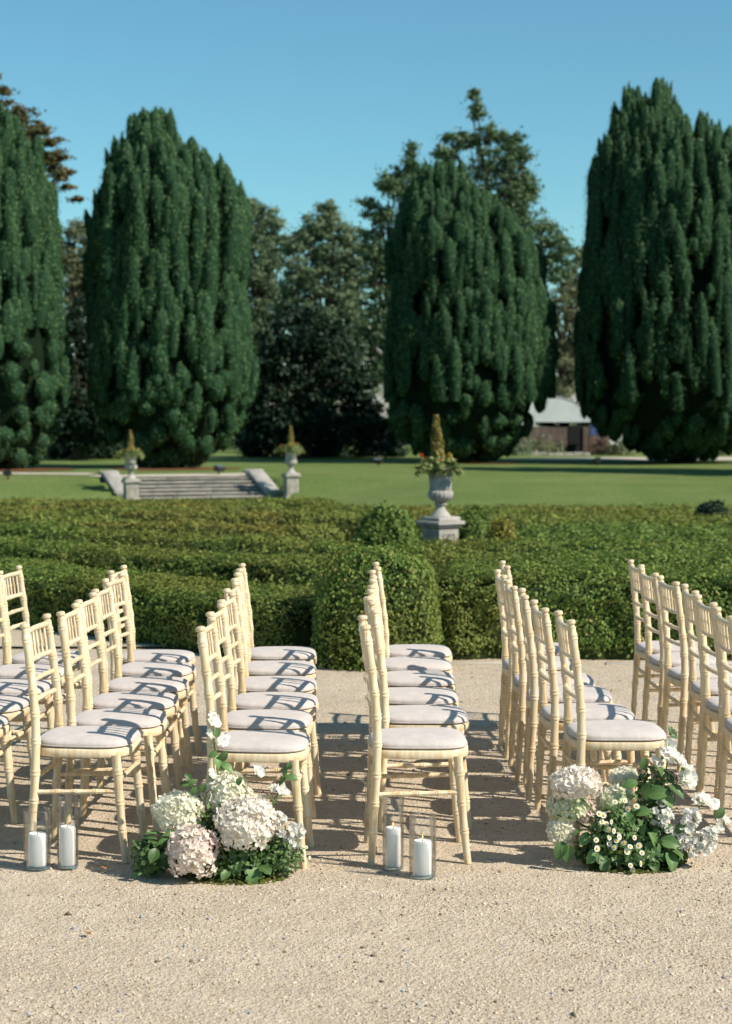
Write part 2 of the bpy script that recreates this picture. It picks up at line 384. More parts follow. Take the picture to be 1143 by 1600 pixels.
# ---------------------------------------------------------------- scattered pebbles on the forecourt
def pebbles(name, n, x0, x1, y0, y1, s0, s1, label, pw=1.0, mat='pebble'):
    u = rng.random(n)**pw; y = y0+(y1-y0)*u; x = rng.uniform(x0, x1, n)*(0.35+0.65*(y-y0+1)/(y1-y0+1))
    s = rng.uniform(s0, s1, n)*np.where(rng.random(n) < 0.06, 1.7, 1.0)
    base = np.array([[1,0,0],[-1,0,0],[0,1,0],[0,-1,0],[0,0,1],[0,0,-1]], float)
    f = np.array([[0,2,4],[2,1,4],[1,3,4],[3,0,4],[2,0,5],[1,2,5],[3,1,5],[0,3,5]])
    V = base[None]*(s[:, None, None]*rng.uniform(0.55, 1.25, (n, 6, 1)))
    V[:, :, 2] *= 0.62
    V += rng.normal(0, 0.16, (n, 6, 3))*s[:, None, None]
    a = rng.uniform(0, 6.28, n); ca, sa = np.cos(a)[:, None], np.sin(a)[:, None]
    X = V[:, :, 0]*ca - V[:, :, 1]*sa; Y = V[:, :, 0]*sa + V[:, :, 1]*ca
    z = 0.004*vnoise(x*1.3, y*1.3)
    V = np.stack([X + x[:, None], Y + y[:, None], V[:, :, 2] + (z + s*0.12)[:, None]], -1)
    F = (f[None] + (np.arange(n)*6)[:, None, None]).reshape(-1, 3)
    o = link_mesh(name, np_mesh(name, V.reshape(-1, 3), F), M[mat]); tag(o, label, 'gravel', kind='stuff')
pebbles('loose_gravel', 40000, -2.7, 2.7, 4.1, 13.2, 0.0026, 0.0060, 'loose sandy gravel scattered over the forecourt', 1.5)

pebbles('stray_stones', 420, -2.7, 2.7, 4.1, 12.5, 0.006, 0.013, 'larger grey and brown stray stones on the forecourt', 1.2, 'stray')

# ---------------------------------------------------------------- hedges
def resample(path, n):
    P = np.array(path, float); d = np.r_[0, np.cumsum(np.linalg.norm(np.diff(P, axis=0), axis=1))]
    # smooth curve through the points
    s = np.linspace(0, d[-1], n); k = np.c_[np.interp(s, d, P[:, 0]), np.interp(s, d, P[:, 1])]
    for _ in range(max(2, n//12)):
        k[1:-1] = 0.25*k[:-2] + 0.5*k[1:-1] + 0.25*k[2:]
    return k, d[-1]
def hedge(path, width, hgt, leaf, cover, label, mat='box', seed=0, group=None, name='box_hedge', lump=0.045, shoots=0.1):
    path = [(a*KX, b*KY) for a, b in path]; leaf *= 1.1
    n = 80; K, Ln = resample(path, n)
    T = np.gradient(K, axis=0); T /= np.linalg.norm(T, axis=1, keepdims=True); Nn = np.c_[-T[:, 1], T[:, 0]]
    p_end = max(6.0, 5.0*Ln/width)
    def S(s, a, scale=1.0, grow=0.0):
        f = s*(n-1); i = np.clip(f.astype(int), 0, n-2); w = f-i
        c = K[i]*(1-w)[:, None]+K[i+1]*w[:, None]; nn = Nn[i]*(1-w)[:, None]+Nn[i+1]*w[:, None]
        g = np.maximum(1-np.abs(2*s-1)**p_end, 0)**0.25
        ca, sa = np.cos(a), np.sin(a)
        lx = np.sign(ca)*np.abs(ca)**0.32; lz = np.abs(sa)**0.32
        b = 1 + lump/0.3*0.6*vnoise(s*Ln*2.6+seed, a*2.2, 0, seed) + lump/0.3*0.5*vnoise(s*Ln*7+seed, a*5, 0, seed+3)
        wd = (width*0.5*scale*(0.35+0.65*g)*b + grow)*lx*(1+0.06*(1-lz))
        x = c[:, 0]+nn[:, 0]*wd; y = c[:, 1]+nn[:, 1]*wd
        gz = height(c[:, 0], c[:, 1]); zt = (hgt-gz)*(0.3+0.7*g)*scale*(1+lump*0.9*vnoise(s*Ln*1.3, a*0.5, 0, seed+5)+lump*0.8*vnoise(s*Ln*5, a*3, 0, seed+9)) + grow
        z = gz + zt*lz
        return np.c_[x, y, z]
    root = empty(name, (float(K[n//2, 0]), float(K[n//2, 1]), 0)); tag(root, label, 'hedge', group)
    off = np.array([K[n//2, 0], K[n//2, 1], 0.0])
    ns, na = 60, 15
    sg, ag = np.meshgrid(np.linspace(0, 1, ns), np.linspace(0, math.pi, na), indexing='ij')
    V = S(sg.ravel(), ag.ravel(), 0.93)-off; i = np.arange(na-1)[None, :]+np.arange(ns-1)[:, None]*na
    q = np.stack([i, i+na, i+na+1, i+1], -1).reshape(-1, 4)
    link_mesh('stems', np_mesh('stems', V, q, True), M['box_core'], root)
    at = np.linspace(0, math.pi, 200); hm = hgt-float(height(*K[n//2])); prof = np.c_[np.sign(np.cos(at))*np.abs(np.cos(at))**0.32*width/2, np.abs(np.sin(at))**0.32*hm]
    cd = np.r_[0, np.cumsum(np.linalg.norm(np.diff(prof, axis=0), axis=1))]; per = cd[-1]
    nl = int(cover*per*Ln/(leaf*leaf*0.3))
    s = rng.random(nl); a = np.interp(rng.random(nl)*per, cd, at)
    P = S(s, a); e = 1e-3
    dA = S(s, np.clip(a+e, 0, math.pi))-P; dS = S(np.clip(s+e, 0, 1), a)-P
    N = norm(np.cross(dS, dA)); flip = np.sum(N*np.c_[np.zeros(nl), np.zeros(nl), np.ones(nl)], 1)
    cc = K[np.clip((s*(n-1)).astype(int), 0, n-1)]; outv = np.c_[P[:, 0]-cc[:, 0], P[:, 1]-cc[:, 1], P[:, 2]*0+0.15]
    N = np.where((np.sum(N*outv, 1) < 0)[:, None], -N, N)
    dep = rng.uniform(-0.035, 0.015, nl)
    if shoots > 0: dep = np.where((rng.random(nl) < shoots) & (N[:, 2] > 0.6), rng.uniform(0.02, 0.07, nl), dep)
    P = P + N*dep[:, None]
    L = leaf*rng.uniform(0.7, 1.25, nl)
    fo = cards_object('foliage', P-off, N, L, L*0.62, M[mat], root, jitter=0.36, up=0.6); tag(fo, kind='stuff')
    return root
def dome(px, py, Y, rx, rz, leaf, cover, label, mat='box', top=None, seed=1, name='box_ball', power=1.0, cat='shrub'):
    Y *= KY; rx *= KX; rz *= KX; leaf *= 1.1
    c = at_y(px, py, Y); zb = float(height(c.x, Y)) if Y > 14.0 else 0.0
    if top is not None: rz = at_y(px, top, Y).z-zb
    root = empty(name, (c.x, Y, zb)); tag(root, label, cat)
    def S(d, sc=1.0):
        d = norm(d); k = 1+0.06*vnoise(d[:, 0]*3+seed, d[:, 1]*3, d[:, 2]*3, seed)+0.035*vnoise(d[:, 0]*9, d[:, 1]*9+seed, d[:, 2]*9, seed)
        e = np.power(np.sum(np.abs(d)**(2*power), 1), -1/(2*power))[:, None]
        return d*e*k[:, None]*np.array([rx, rx, rz])*sc
    m = MB(); seg = 20; vv = []; 
    th = np.linspace(0, 2*math.pi, seg, endpoint=False); ph = np.linspace(0.0, math.pi/2, 9)
    D = np.array([[math.cos(t)*math.cos(p), math.sin(t)*math.cos(p), math.sin(p)+1e-6] for p in ph for t in th]); V = S(D, 0.9)
    q = [(k*seg+j, k*seg+(j+1) % seg, (k+1)*seg+(j+1) % seg, (k+1)*seg+j) for k in range(8) for j in range(seg)]
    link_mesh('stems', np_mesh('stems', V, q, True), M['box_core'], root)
    nl = int(cover*2*math.pi*rx*max(rx, rz)*1.15/(leaf*leaf*0.3)); D = norm(rng.normal(0, 1, (nl, 3))); D[:, 2] = np.abs(D[:, 2])
    P = S(D); N = norm(P/np.array([rx, rx, rz])**2); P = P+N*rng.uniform(-0.05, 0.025, nl)[:, None]
    L = leaf*rng.uniform(0.7, 1.25, nl)
    tag(cards_object('foliage', P, N, L, L*0.62, M[mat], root, jitter=0.5, up=0.6), kind='stuff')
    return root

# front of the parterre on the right: rows of clipped box, one behind the other
hedge([(0.42,10.35),(1.5,10.32),(2.8,10.3),(4.6,10.35)], 1.1, 0.6, 0.026, 1.2, 'deep front box hedge behind the chair rows on the right', seed=1, shoots=0.06)
hedge([(0.3,11.75),(1.8,11.7),(3.2,11.72),(5.2,11.8)], 1.0, 0.565, 0.03, 1.2, 'box hedge just behind the front hedge on the right, second row back', seed=2, shoots=0.06)
hedge([(0.2,13.3),(2.2,13.2),(4.0,13.3),(6.0,13.3)], 1.1, 0.52, 0.038, 0.95, 'third box hedge row back on the right, below the near urn', seed=3, shoots=0.06)
hedge([(1.5,15.1),(3.2,14.8),(4.4,15.0),(6.5,14.9)], 1.2, 0.455, 0.045, 0.95, 'fourth box hedge row back on the right, level with the golden mound', 'box_fresh', seed=4, shoots=0.06)
hedge([(1.7,17.4),(3.4,16.9),(5.0,17.1),(7.0,17.0)], 1.5, 0.37, 0.05, 0.95, 'box hedge running right from the near urn pedestal', 'box_fresh', seed=5, shoots=0.06)
hedge([(1.6,19.6),(3.6,19.4),(6.0,19.5),(8.0,19.3)], 1.6, 0.26, 0.056, 0.95, 'right-hand box hedge just behind the near urn', 'box_far', seed=6)
hedge([(0.8,22.2),(3.4,22.0),(6.0,22.1),(9.0,22.0)], 1.9, 0.12, 0.062, 0.95, 'box hedge beside the dark rounded bush at the far right', 'box_far', seed=7)
hedge([(-0.5,25.4),(3.0,25.2),(6.5,25.3),(10,25.2)], 2.2, -0.02, 0.067, 0.95, 'last but one box hedge before the open lawn on the right', 'box_far', seed=8)
hedge([(-1.5,28.4),(3.0,28.6),(7.0,28.5),(11,28.4)], 2.2, -0.15, 0.073, 0.95, 'farthest box hedge on the right, edging the open lawn', 'box_far', seed=9)
# left: hedges that sweep in from the left towards the corner block
hedge([(-4.4,13.3),(-3.2,12.45),(-2.2,11.5),(-1.35,10.85),(-0.25,10.05)], 1.0, 0.435, 0.027, 1.2, 'nearest sweeping box hedge on the left, meeting the square corner bush', seed=11, shoots=0.03)
hedge([(-5.2,15.6),(-3.6,14.4),(-2.2,13.2),(-1.1,12.45),(-0.15,12.0)], 0.85, 0.465, 0.032, 1.2, 'second sweeping box hedge on the left', seed=12, shoots=0.03)
hedge([(-5.9,17.6),(-4.2,16.5),(-2.6,15.2),(-1.2,14.5),(0.0,14.2)], 0.9, 0.46, 0.041, 0.95, 'third sweeping box hedge on the left', seed=13, shoots=0.03)
hedge([(-6.3,20.2),(-4.6,19.2),(-3.0,18.1),(-1.6,17.4),(-0.3,17.1)], 1.1, 0.365, 0.049, 0.95, 'sweeping box hedge in front of the two clipped mounds on the left', 'box_far', seed=14, shoots=0.03)
hedge([(-7.5,23.4),(-5.2,22.6),(-3.2,21.8),(-1.2,21.3),(0.4,21.2)], 1.3, 0.245, 0.056, 0.95, 'box hedge behind the clipped mounds on the left', 'box_far', seed=15, shoots=0.03)
hedge([(-9.0,27.0),(-6.0,26.4),(-3.2,25.6),(-1.4,25.4)], 1.6, 0.115, 0.063, 0.95, 'low box hedge two rows before the garden steps', 'box_far', seed=16, shoots=0.03)
hedge([(-10.5,30.4),(-7.0,30.0),(-4.0,29.6),(-2.2,29.5)], 2.0, -0.14, 0.067, 0.95, 'box hedge one row before the garden steps', 'box_far', seed=17, shoots=0.03)
hedge([(-11,34.2),(-8.0,34.3),(-5.0,34.6),(-2.4,35.0),(-0.6,35.2)], 1.9, -0.36, 0.073, 0.95, 'farthest box hedge on the left, at the foot of the garden steps', 'box_far', seed=18, shoots=0.03)
dome(588, 960, 9.78, 0.40, 0.74, 0.026, 1.15, 'rounded square-cut box bush standing at the hedge corner in the middle', seed=3, name='box_corner_bush', power=2.1)
dome(604, 830, 15.2, 0.40, 0.86, 0.036, 1.15, 'green domed box mound left of the near urn', 'box_fresh', top=796, seed=5, power=1.3)
dome(740, 815, 19.0, 0.42, 0.82, 0.042, 1.15, 'darker box mound just right of the near urn', 'box_fresh', top=796, seed=6)
dome(783, 830, 16.1, 0.28, 0.68, 0.036, 1.15, 'golden-leaved mound to the right of the near urn', 'box_gold', top=815, seed=7)
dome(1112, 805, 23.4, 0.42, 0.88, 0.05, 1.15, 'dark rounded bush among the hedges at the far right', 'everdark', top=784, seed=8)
dome(168, 825, 19.6, 0.46, 0.70, 0.045, 1.15, 'large green box mound on the left of the parterre', 'box_fresh', top=808, seed=9)
dome(280, 832, 18.6, 0.34, 0.62, 0.042, 1.15, 'yellowish box mound on the left of the parterre', 'box_gold', top=819, seed=10)
dome(470, 815, 19.4, 0.30, 0.60, 0.044, 1.15, 'small box mound in the middle of the parterre', 'box_far', top=804, seed=12)

# stone edging at the foot of the front hedge, on the right
ke = empty('stone_edging', (1.9, 12.78, 0)); tag(ke, 'low pale stone edging at the foot of the front right hedge', 'edging')
x = 0.55
k = 0
while x < 4.2:
    w = random.uniform(0.35, 0.7)
    if random.random() < 0.4: x += w+0.02; continue
    m = MB(); m.box((x-1.9, -0.04, -0.05), (x+w-1.9, 0.04, random.uniform(0.004, 0.013)), 0.003)
    o = m.build('kerb_stone', M['path'], ke); o.location = (0, random.uniform(-0.02, 0.02), 0); o.rotation_euler[2] = random.uniform(-0.02, 0.02); x += w+0.02

# ---------------------------------------------------------------- Irish yews
def yew(D, prof, ybase, n_pl, label, seed, trunk_px=None, spray=120):
    """prof: (y_px, x_left, x_right) of the outline, top to bottom, at distance D"""
    D *= KY; rg = np.random.default_rng(seed)
    pr = sorted(prof, key=lambda p: -p[0])
    A = np.array([[at_y((p[1]+p[2])/2, p[0], D).x, at_y((p[1]+p[2])/2, p[0], D).z, (p[2]-p[1])/2*D/FPX] for p in pr])
    xb = A[0, 0]; zb = float(height(xb, D)); H = A[-1, 1]-zb
    root = empty('irish_yew', (xb, D, zb)); tag(root, label, 'tree', 'clipped Irish yews behind the lawn')
    zz = A[:, 1]-zb
    cxf = lambda z: np.interp(z, zz, A[:, 0]-xb); rf = lambda z: np.interp(z, zz, A[:, 2])
    # stems
    m = MB(); z1 = zz[1]+0.5
    for k in range(7):
        a = k*0.9+seed; r0 = 0.32; r1 = rf(z1)*0.55
        m.tube([(math.cos(a)*r0*0.6, math.sin(a)*r0*0.6, -0.15), (math.cos(a)*r0, math.sin(a)*r0, 0.35), (math.cos(a)*r1*0.6, math.sin(a)*r1*0.6, z1*0.8), (math.cos(a)*r1, math.sin(a)*r1, z1*1.6)], [0.42, 0.3, 0.2, 0.1], 8)
    m.build('trunk', M['bark'], root)
    # dark solid core, added to block light through the crown
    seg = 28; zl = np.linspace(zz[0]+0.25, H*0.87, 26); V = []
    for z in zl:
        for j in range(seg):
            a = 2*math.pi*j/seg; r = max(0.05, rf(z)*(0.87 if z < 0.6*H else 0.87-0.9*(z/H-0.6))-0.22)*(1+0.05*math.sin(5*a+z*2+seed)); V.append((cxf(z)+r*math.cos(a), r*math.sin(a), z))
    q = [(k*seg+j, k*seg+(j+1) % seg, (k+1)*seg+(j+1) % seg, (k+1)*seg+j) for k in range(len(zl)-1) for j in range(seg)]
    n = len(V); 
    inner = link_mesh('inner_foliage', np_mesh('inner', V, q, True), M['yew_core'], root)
    # upright plumes: flame-shaped on top, rounder lobes low down
    Ps, Ns, Cv, Cq = [], [], [], []; base = 0
    for i in range(n_pl):
        th = rg.uniform(0, 2*math.pi); lowz = i % 5 < 2
        if lowz:                                   # rounded bosses on the lower third
            hz = rg.random()**1.35; zc0 = zz[0]+0.3+(0.62*H-zz[0])*hz; Lz = rg.uniform(0.42, 0.9)*(1+0.7*hz); w = rg.uniform(0.22, 0.48)*(1-0.25*hz); z0 = zc0-Lz*0.5
            if z0 < zz[0]+0.15: z0 = zz[0]+0.15
            zt_ = z0+Lz*0.5; rr0 = float(rf(zt_))-w*rg.uniform(0.6, 1.05)
        else:                                      # upright flame-shaped columns, tip on the outline
            zt_ = H*(0.30+0.73*rg.random()**0.68); Lz = H*rg.uniform(0.09, 0.21); w = rg.uniform(0.18, 0.40)
            if zt_ > 0.88*H: w *= 0.85
            z0 = zt_-Lz; rr0 = float(rf(min(zt_, 0.985*H)))*(rg.uniform(0.25, 1.0) if zt_ > 0.95*H else 1.0)-w*rg.uniform(-0.45, 0.40)+(0.20 if zt_ > 0.72*H else -0.10)
            lowz_ok = np.linspace(zz[0]+0.15, 0.42*H, 30); z0 = max(z0, float(lowz_ok[np.argmax(np.r_[(rf(lowz_ok) >= min(rr0+0.22, 0.955*A[:, 2].max()))[:-1], True])])); Lz = max(zt_-z0, 0.6)
        rr0 = max(rr0, 0.0); ns = 7; ss = np.linspace(0, 1, ns); zc = z0+ss*Lz
        lx, ly = rg.normal(0, 0.06, 2)*Lz; cx0 = float(cxf(min(zt_, 0.97*H)))
        if lowz: rp = w*np.sqrt(np.maximum(1-(2*ss-1)**2, 0.02))
        else: rp = w*np.interp(ss, [0, 0.2, 0.5, 0.7, 0.86, 0.95, 1.0], [0.7, 0.95, 1.0, 0.92, 0.70, 0.44, 0.10])
        cxp = cx0+math.cos(th)*rr0+lx*ss; cyp = math.sin(th)*rr0+ly*ss
        sg = 5
        for k in range(ns):
            for j in range(sg):
                a = 2*math.pi*j/sg; Cv.append((cxp[k]+0.80*rp[k]*math.cos(a), cyp[k]+0.80*rp[k]*math.sin(a), zc[k]))
        for k in range(ns-1):
            for j in range(sg): Cq.append((base+k*sg+j, base+k*sg+(j+1) % sg, base+(k+1)*sg+(j+1) % sg, base+(k+1)*sg+j))
        base += ns*sg
        npt = int(spray*(0.3+0.7*(w*Lz)/(0.27*2.0)))
        s = rg.random(npt)**(1.0 if lowz else 0.7); a = th+rg.uniform(-2.0, 2.0, npt)
        tuft = 1+0.15*np.sin(a*3+s*Lz*(7 if lowz else 4.5)+i)+0.13*np.sin(a*6-s*Lz*(13 if lowz else 10)+2*i)
        r = np.interp(s, ss, rp)*tuft*rg.uniform(0.84, 1.10, npt)
        P = np.c_[np.interp(s, ss, cxp)+r*np.cos(a), np.interp(s, ss, cyp)+r*np.sin(a), z0+s*Lz]
        Ps.append(P); Ns.append(np.c_[np.cos(a), np.sin(a), 1.7*(s-0.45) if lowz else 0.12+0.5*np.maximum(s-0.5, 0)])
    P = np.concatenate(Ps); N = norm(np.concatenate(Ns)); P = P+N*rg.uniform(-0.04, 0.04, len(P))[:, None]
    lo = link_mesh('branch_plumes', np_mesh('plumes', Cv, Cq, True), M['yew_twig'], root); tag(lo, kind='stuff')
    L = rg.uniform(0.06, 0.12, len(P))
    tag(cards_object('crown', P, N, L, L*0.36, M['yew'], root, jitter=0.30, up=2.0, rg=rg), kind='stuff')
    return root
yew2 = [(185,224,238),(200,204,262),(226,196,318),(250,188,342),(281,177,358),(310,165,366),(356,153,373),(430,145,380),(492,144,391),(574,142,395),(616,142,391),(657,150,380),(690,175,362),(715,215,310),(735,245,280)]
yew1 = [(178,-30,12),(205,-60,38),(257,-75,54),(331,-92,74),(397,-105,89),(484,-112,97),(554,-116,104),(620,-114,104),(686,-95,90),(715,-60,62),(737,-25,10)]
yew3 = [(262,655,705),(278,646,722),(305,638,756),(337,632,800),(384,622,832),(441,614,851),(498,607,859),(569,601,862),(630,600,852),(668,610,832),(696,640,800),(716,690,762),(727,712,748)]
yew4 = [(143,972,1000),(155,966,1050),(185,960,1095),(214,957,1145),(272,934,1180),(328,927,1205),(380,917,1222),(460,904,1236),(504,899,1242),(592,898,1242),(636,905,1234),(672,932,1206),(698,990,1140),(714,1030,1100),(726,1036,1090)]
yew5 = [(p[0]-10, p[1]+1010, p[2]+1040) for p in yew2]
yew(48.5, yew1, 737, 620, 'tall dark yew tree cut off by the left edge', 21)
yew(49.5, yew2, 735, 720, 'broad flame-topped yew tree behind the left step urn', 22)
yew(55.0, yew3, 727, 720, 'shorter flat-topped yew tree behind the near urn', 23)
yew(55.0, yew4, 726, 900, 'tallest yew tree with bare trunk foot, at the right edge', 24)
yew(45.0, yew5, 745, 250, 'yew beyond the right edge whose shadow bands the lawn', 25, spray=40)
for (px, Y, r, s) in ((266, 48.6, 2.2, 1), (-5, 47.6, 2.4, 2), (735, 54.5, 1.8, 3), (1064, 54.4, 1.7, 4)): mulch(px, Y, r, s)

# ---------------------------------------------------------------- broadleaved trees, cedar, far wood
def tree(D, lobes, mat, leafsz, dens, label, seed, trunk_px, name='broadleaf_tree', flat=1.0, limbs=True, cat='tree', tw=0.28, gap=0.35, ground_px=712):
    D *= KY; rg = np.random.default_rng(seed); k = D/FPX
    b = at_y(trunk_px, ground_px, D); zb = float(height(b.x, D)); root = empty(name, (b.x, D, zb)); tag(root, label, cat)
    off = np.array([b.x, D, zb]); Ps, Ns = [], []; tips = []
    for (px, py, rx, ry) in lobes:
        c = at_y(px, py, D); rX, rZ = rx*k, ry*k; rY = min(max(rX, rZ*0.6), 3.2)
        ncl = max(5, int(46*(rX*rZ)**0.66))
        for _ in range(ncl):
            d = rg.normal(0, 1, 3); d /= np.linalg.norm(d); rr = rg.random()**0.45
            cc = np.array([c.x, D, c.z])+d*rr*np.array([rX, rY, rZ]); tips.append(cc-off)
            cr = np.array([1.0, 1.0, 0.6*flat])*rg.uniform(0.22, 0.58)*min(1.0, 0.5+0.3*min(rX, rZ))
            n = int(dens*1.15*rg.uniform(0.4, 1.4)); q = norm(rg.normal(0, 1, (n, 3)))
            P = cc+q*cr*np.abs(rg.normal(0, 0.85, (n, 1))); Ps.append(P); Ns.append(q*np.array([1, 1, 1])+np.array([0, 0, 0.5]))
    P = np.concatenate(Ps)-off; N = norm(np.concatenate(Ns)); L = leafsz*0.74*rg.uniform(0.6, 1.35, len(P))
    crown = cards_object('crown', P, N, L, L*0.65, M[mat], root, jitter=0.6, rg=rg); tag(crown, kind='stuff')
    m = MB(); top = max(t[2] for t in tips); ctr = np.mean([t for t in tips], axis=0)
    th = max(1.0, min(t[2] for t in tips)*0.7+0.3*ctr[2])
    m.tube([(0, 0, -0.3), (0.1, 0, th*0.4), (ctr[0]*0.4, 0, th), (ctr[0]*0.8, 0, ctr[2]), (ctr[0]*0.9, 0, (ctr[2]+top)/2)], [tw*1.35, tw, tw*0.8, tw*0.45, 0.04], 9)
    tr = m.build('trunk', M['bark'], root)
    if limbs:
        m = MB(); sel = rg.permutation(len(tips))[:70]
        for i in sel:
            t = tips[i]; f = rg.uniform(0.35, 0.8); z0 = th*0.6+(min(t[2], ctr[2])-th*0.6)*f*0.8; s = np.array([ctr[0]*0.5*min(1, z0/th), 0, max(0.8, min(z0, t[2]))])
            mid = (s+t)/2+np.array([rg.normal(0, .25), rg.normal(0, .25), 0.25]); m.tube([s, mid, t], [0.09, 0.055, 0.02], 5)
        m.build('limbs', M['bark'], root)
    return root
tree(72, [(741,150,7,14),(744,178,12,16),(760,212,30,18),(722,222,20,16),(700,216,9,8),(690,246,24,20),(800,222,24,18),(818,240,14,10),(775,262,50,32),(800,300,38,30),(826,290,14,20),(815,345,36,34),(852,372,30,30),(880,396,20,22),(862,420,26,24)],
     'dec_dark', 0.22, 54, 'tallest broadleaved tree with an open crown rising behind the shorter yew', 41, 770)
tree(68, [(640,240,9,16),(632,262,22,18),(610,292,28,24),(640,300,24,26),(575,318,12,9),(600,345,34,26),(588,392,34,34),(606,440,36,40),(590,500,34,40),(600,560,26,40)],
     'dec_dark', 0.22, 56, 'dark leafy tree leaning out left of the shorter yew', 42, 612)
tree(80, [(512,330,18,18),(500,360,34,26),(545,362,24,18),(468,384,32,24),(530,398,46,34),(480,430,48,40),(555,440,40,42),(520,480,52,44),(455,470,28,44),(560,520,36,50),(500,540,60,40),(550,590,50,40),(480,610,60,40)],
     'dec_grey', 0.24, 74, 'hazy grey-green tree in the middle of the skyline', 43, 515)
tree(84, [(395,328,18,16),(418,348,24,22),(388,362,30,26),(430,395,26,30),(395,420,40,44),(420,470,34,40),(400,540,40,50)],
     'dec_grey', 0.25, 68, 'grey-green tree showing right of the broad yew', 44, 405)
tree(84, [(120,362,20,18),(142,386,22,22),(108,400,24,26),(128,430,30,30),(120,490,36,40)], 'dec_olive', 0.25, 46, 'distant tree between the two left-hand yews', 45, 125)
tree(76, [(905,402,9,16),(893,440,18,26),(880,480,30,34),(896,520,24,36),(882,566,26,36),(872,612,22,26),(898,570,18,44),(866,640,16,14),(878,652,12,10),(852,650,16,18),(858,676,14,16),(846,694,16,14)],
     'dec_olive', 0.22, 56, 'pale olive tree in the gap beside the tallest yew', 46, 884)
tree(61, [(475,520,60,48),(430,560,42,60),(520,575,42,50),(455,640,66,60),(560,610,30,46),(520,662,60,42),(405,640,30,60),(585,668,40,40)],
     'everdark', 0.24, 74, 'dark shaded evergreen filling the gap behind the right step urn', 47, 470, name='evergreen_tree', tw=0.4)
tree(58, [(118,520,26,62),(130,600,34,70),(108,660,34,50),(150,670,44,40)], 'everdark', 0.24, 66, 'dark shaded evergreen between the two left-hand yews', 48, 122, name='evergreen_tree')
cr = tree(60, [(-20,120,20,8),(8,142,14,8),(-10,165,36,9),(28,176,30,10),(46,205,34,10),(10,205,34,9),(72,226,22,8),(40,240,44,9),(82,262,24,8),(30,275,46,9),(96,276,14,6),(60,300,30,7),(118,312,8,5),(-40,220,40,14),(20,190,44,14),(60,215,40,14),(35,225,50,14),(88,245,24,10),(60,255,48,12),(50,285,50,10),(100,268,14,7),(108,290,10,5)],
     'cedar', 0.20, 60, 'brown-tinged cedar with layered branches at the top left edge', 49, -30, name='cedar_tree', flat=0.5, tw=0.45)

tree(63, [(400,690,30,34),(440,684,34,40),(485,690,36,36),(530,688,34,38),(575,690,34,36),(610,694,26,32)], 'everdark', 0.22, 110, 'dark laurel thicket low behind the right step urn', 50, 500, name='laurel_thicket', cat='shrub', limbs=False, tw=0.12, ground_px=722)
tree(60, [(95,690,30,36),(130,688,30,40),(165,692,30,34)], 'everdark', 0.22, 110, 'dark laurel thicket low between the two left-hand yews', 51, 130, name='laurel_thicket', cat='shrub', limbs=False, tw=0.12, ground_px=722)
# far belt of trees closing the view to the ground
def wood():
    rg = np.random.default_rng(5); n = 26000
    x = rg.uniform(-45, 45, n); top = 3.6+1.4*vnoise(x*0.35, 0, 0, 1)+0.8*vnoise(x*1.3, 0, 0, 2)
    P = np.c_[x, 126+rg.uniform(-3, 3, n), -0.3+rg.random(n)*(top+0.3)]
    N = norm(rg.normal(0, 1, (n, 3))+np.array([0.2, -0.6, 0.3])); L = rg.uniform(0.35, 0.7, n)
    o = cards_object('woodland', P, N, L, L*0.7, M['dec_dark'], None, jitter=0.5, rg=rg); tag(o, 'dark belt of distant woodland seen between the tree trunks', 'woodland', kind='stuff')
wood()

# ---------------------------------------------------------------- garden steps with sloping cheek walls
steps = empty('garden_steps', (ST_O.x, ST_O.y, -0.73), math.atan2(ST_V.y, ST_V.x)); tag(steps, 'weathered grey stone garden steps climbing to the lawn between two urns', 'steps')
for k in range(6):
    x = 0.22
    while x < 4.18:
        w = min(random.uniform(0.7, 1.5), 4.2-x)
        if 4.2-(x+w) < 0.4: w = 4.2-x
        m = MB(); m.box((x, 0.2+k*0.3, -0.12), (x+w-0.012, 0.2+k*0.3+(0.33 if k < 5 else 0.36), 0.1*(k+1)-0.036), 0.006)
        m.build('riser_stone', M['riser'], steps)
        m = MB(); m.box((x, 0.2+k*0.3-0.045, 0.1*(k+1)-0.034), (x+w-0.014, 0.2+k*0.3+0.29, 0.1*(k+1)+random.uniform(-0.006, 0.006)), 0.01)
        o = m.build('step_stone', M['stone'], steps); o.location = (0, random.uniform(-0.012, 0.012), 0); x += w
for (x0, x1) in ((-0.28, 0.2), (4.22, 4.7)):
    m = MB(); z0, z1 = 0.05, 0.66; ya, yb, yc = 0.35, 1.95, 2.3
    pr = [(ya, -0.3), (yc, -0.3), (yc, z1+0.05), (yb, z1+0.05), (ya, z0+0.08)]
    m.add([(x0+0.05, a, b) for a, b in pr]+[(x1-0.05, a, b) for a, b in pr], [(0,1,2,3,4), (9,8,7,6,5), (0,5,6,1), (1,6,7,2), (2,7,8,3), (3,8,9,4), (4,9,5,0)])
    m.build('cheek_wall', M['stone2'], steps, smooth=False)
    m = MB(); ln = math.hypot(yb-ya, z1-z0); m.box((x0, 0, 0), (x1, ln+0.06, 0.11), 0.015); o = m.build('coping_stone', M['stone2'], steps)
    o.location = (0, ya-0.03, z0+0.085); o.rotation_euler = (math.atan2(z1-z0-0.03, yb-ya), 0, 0)
    m = MB(); m.box((x0-0.02, yb+0.06, z1+0.054), (x1+0.02, yc+0.06, z1+0.17), 0.015); m.build('end_block', M['stone'], steps)

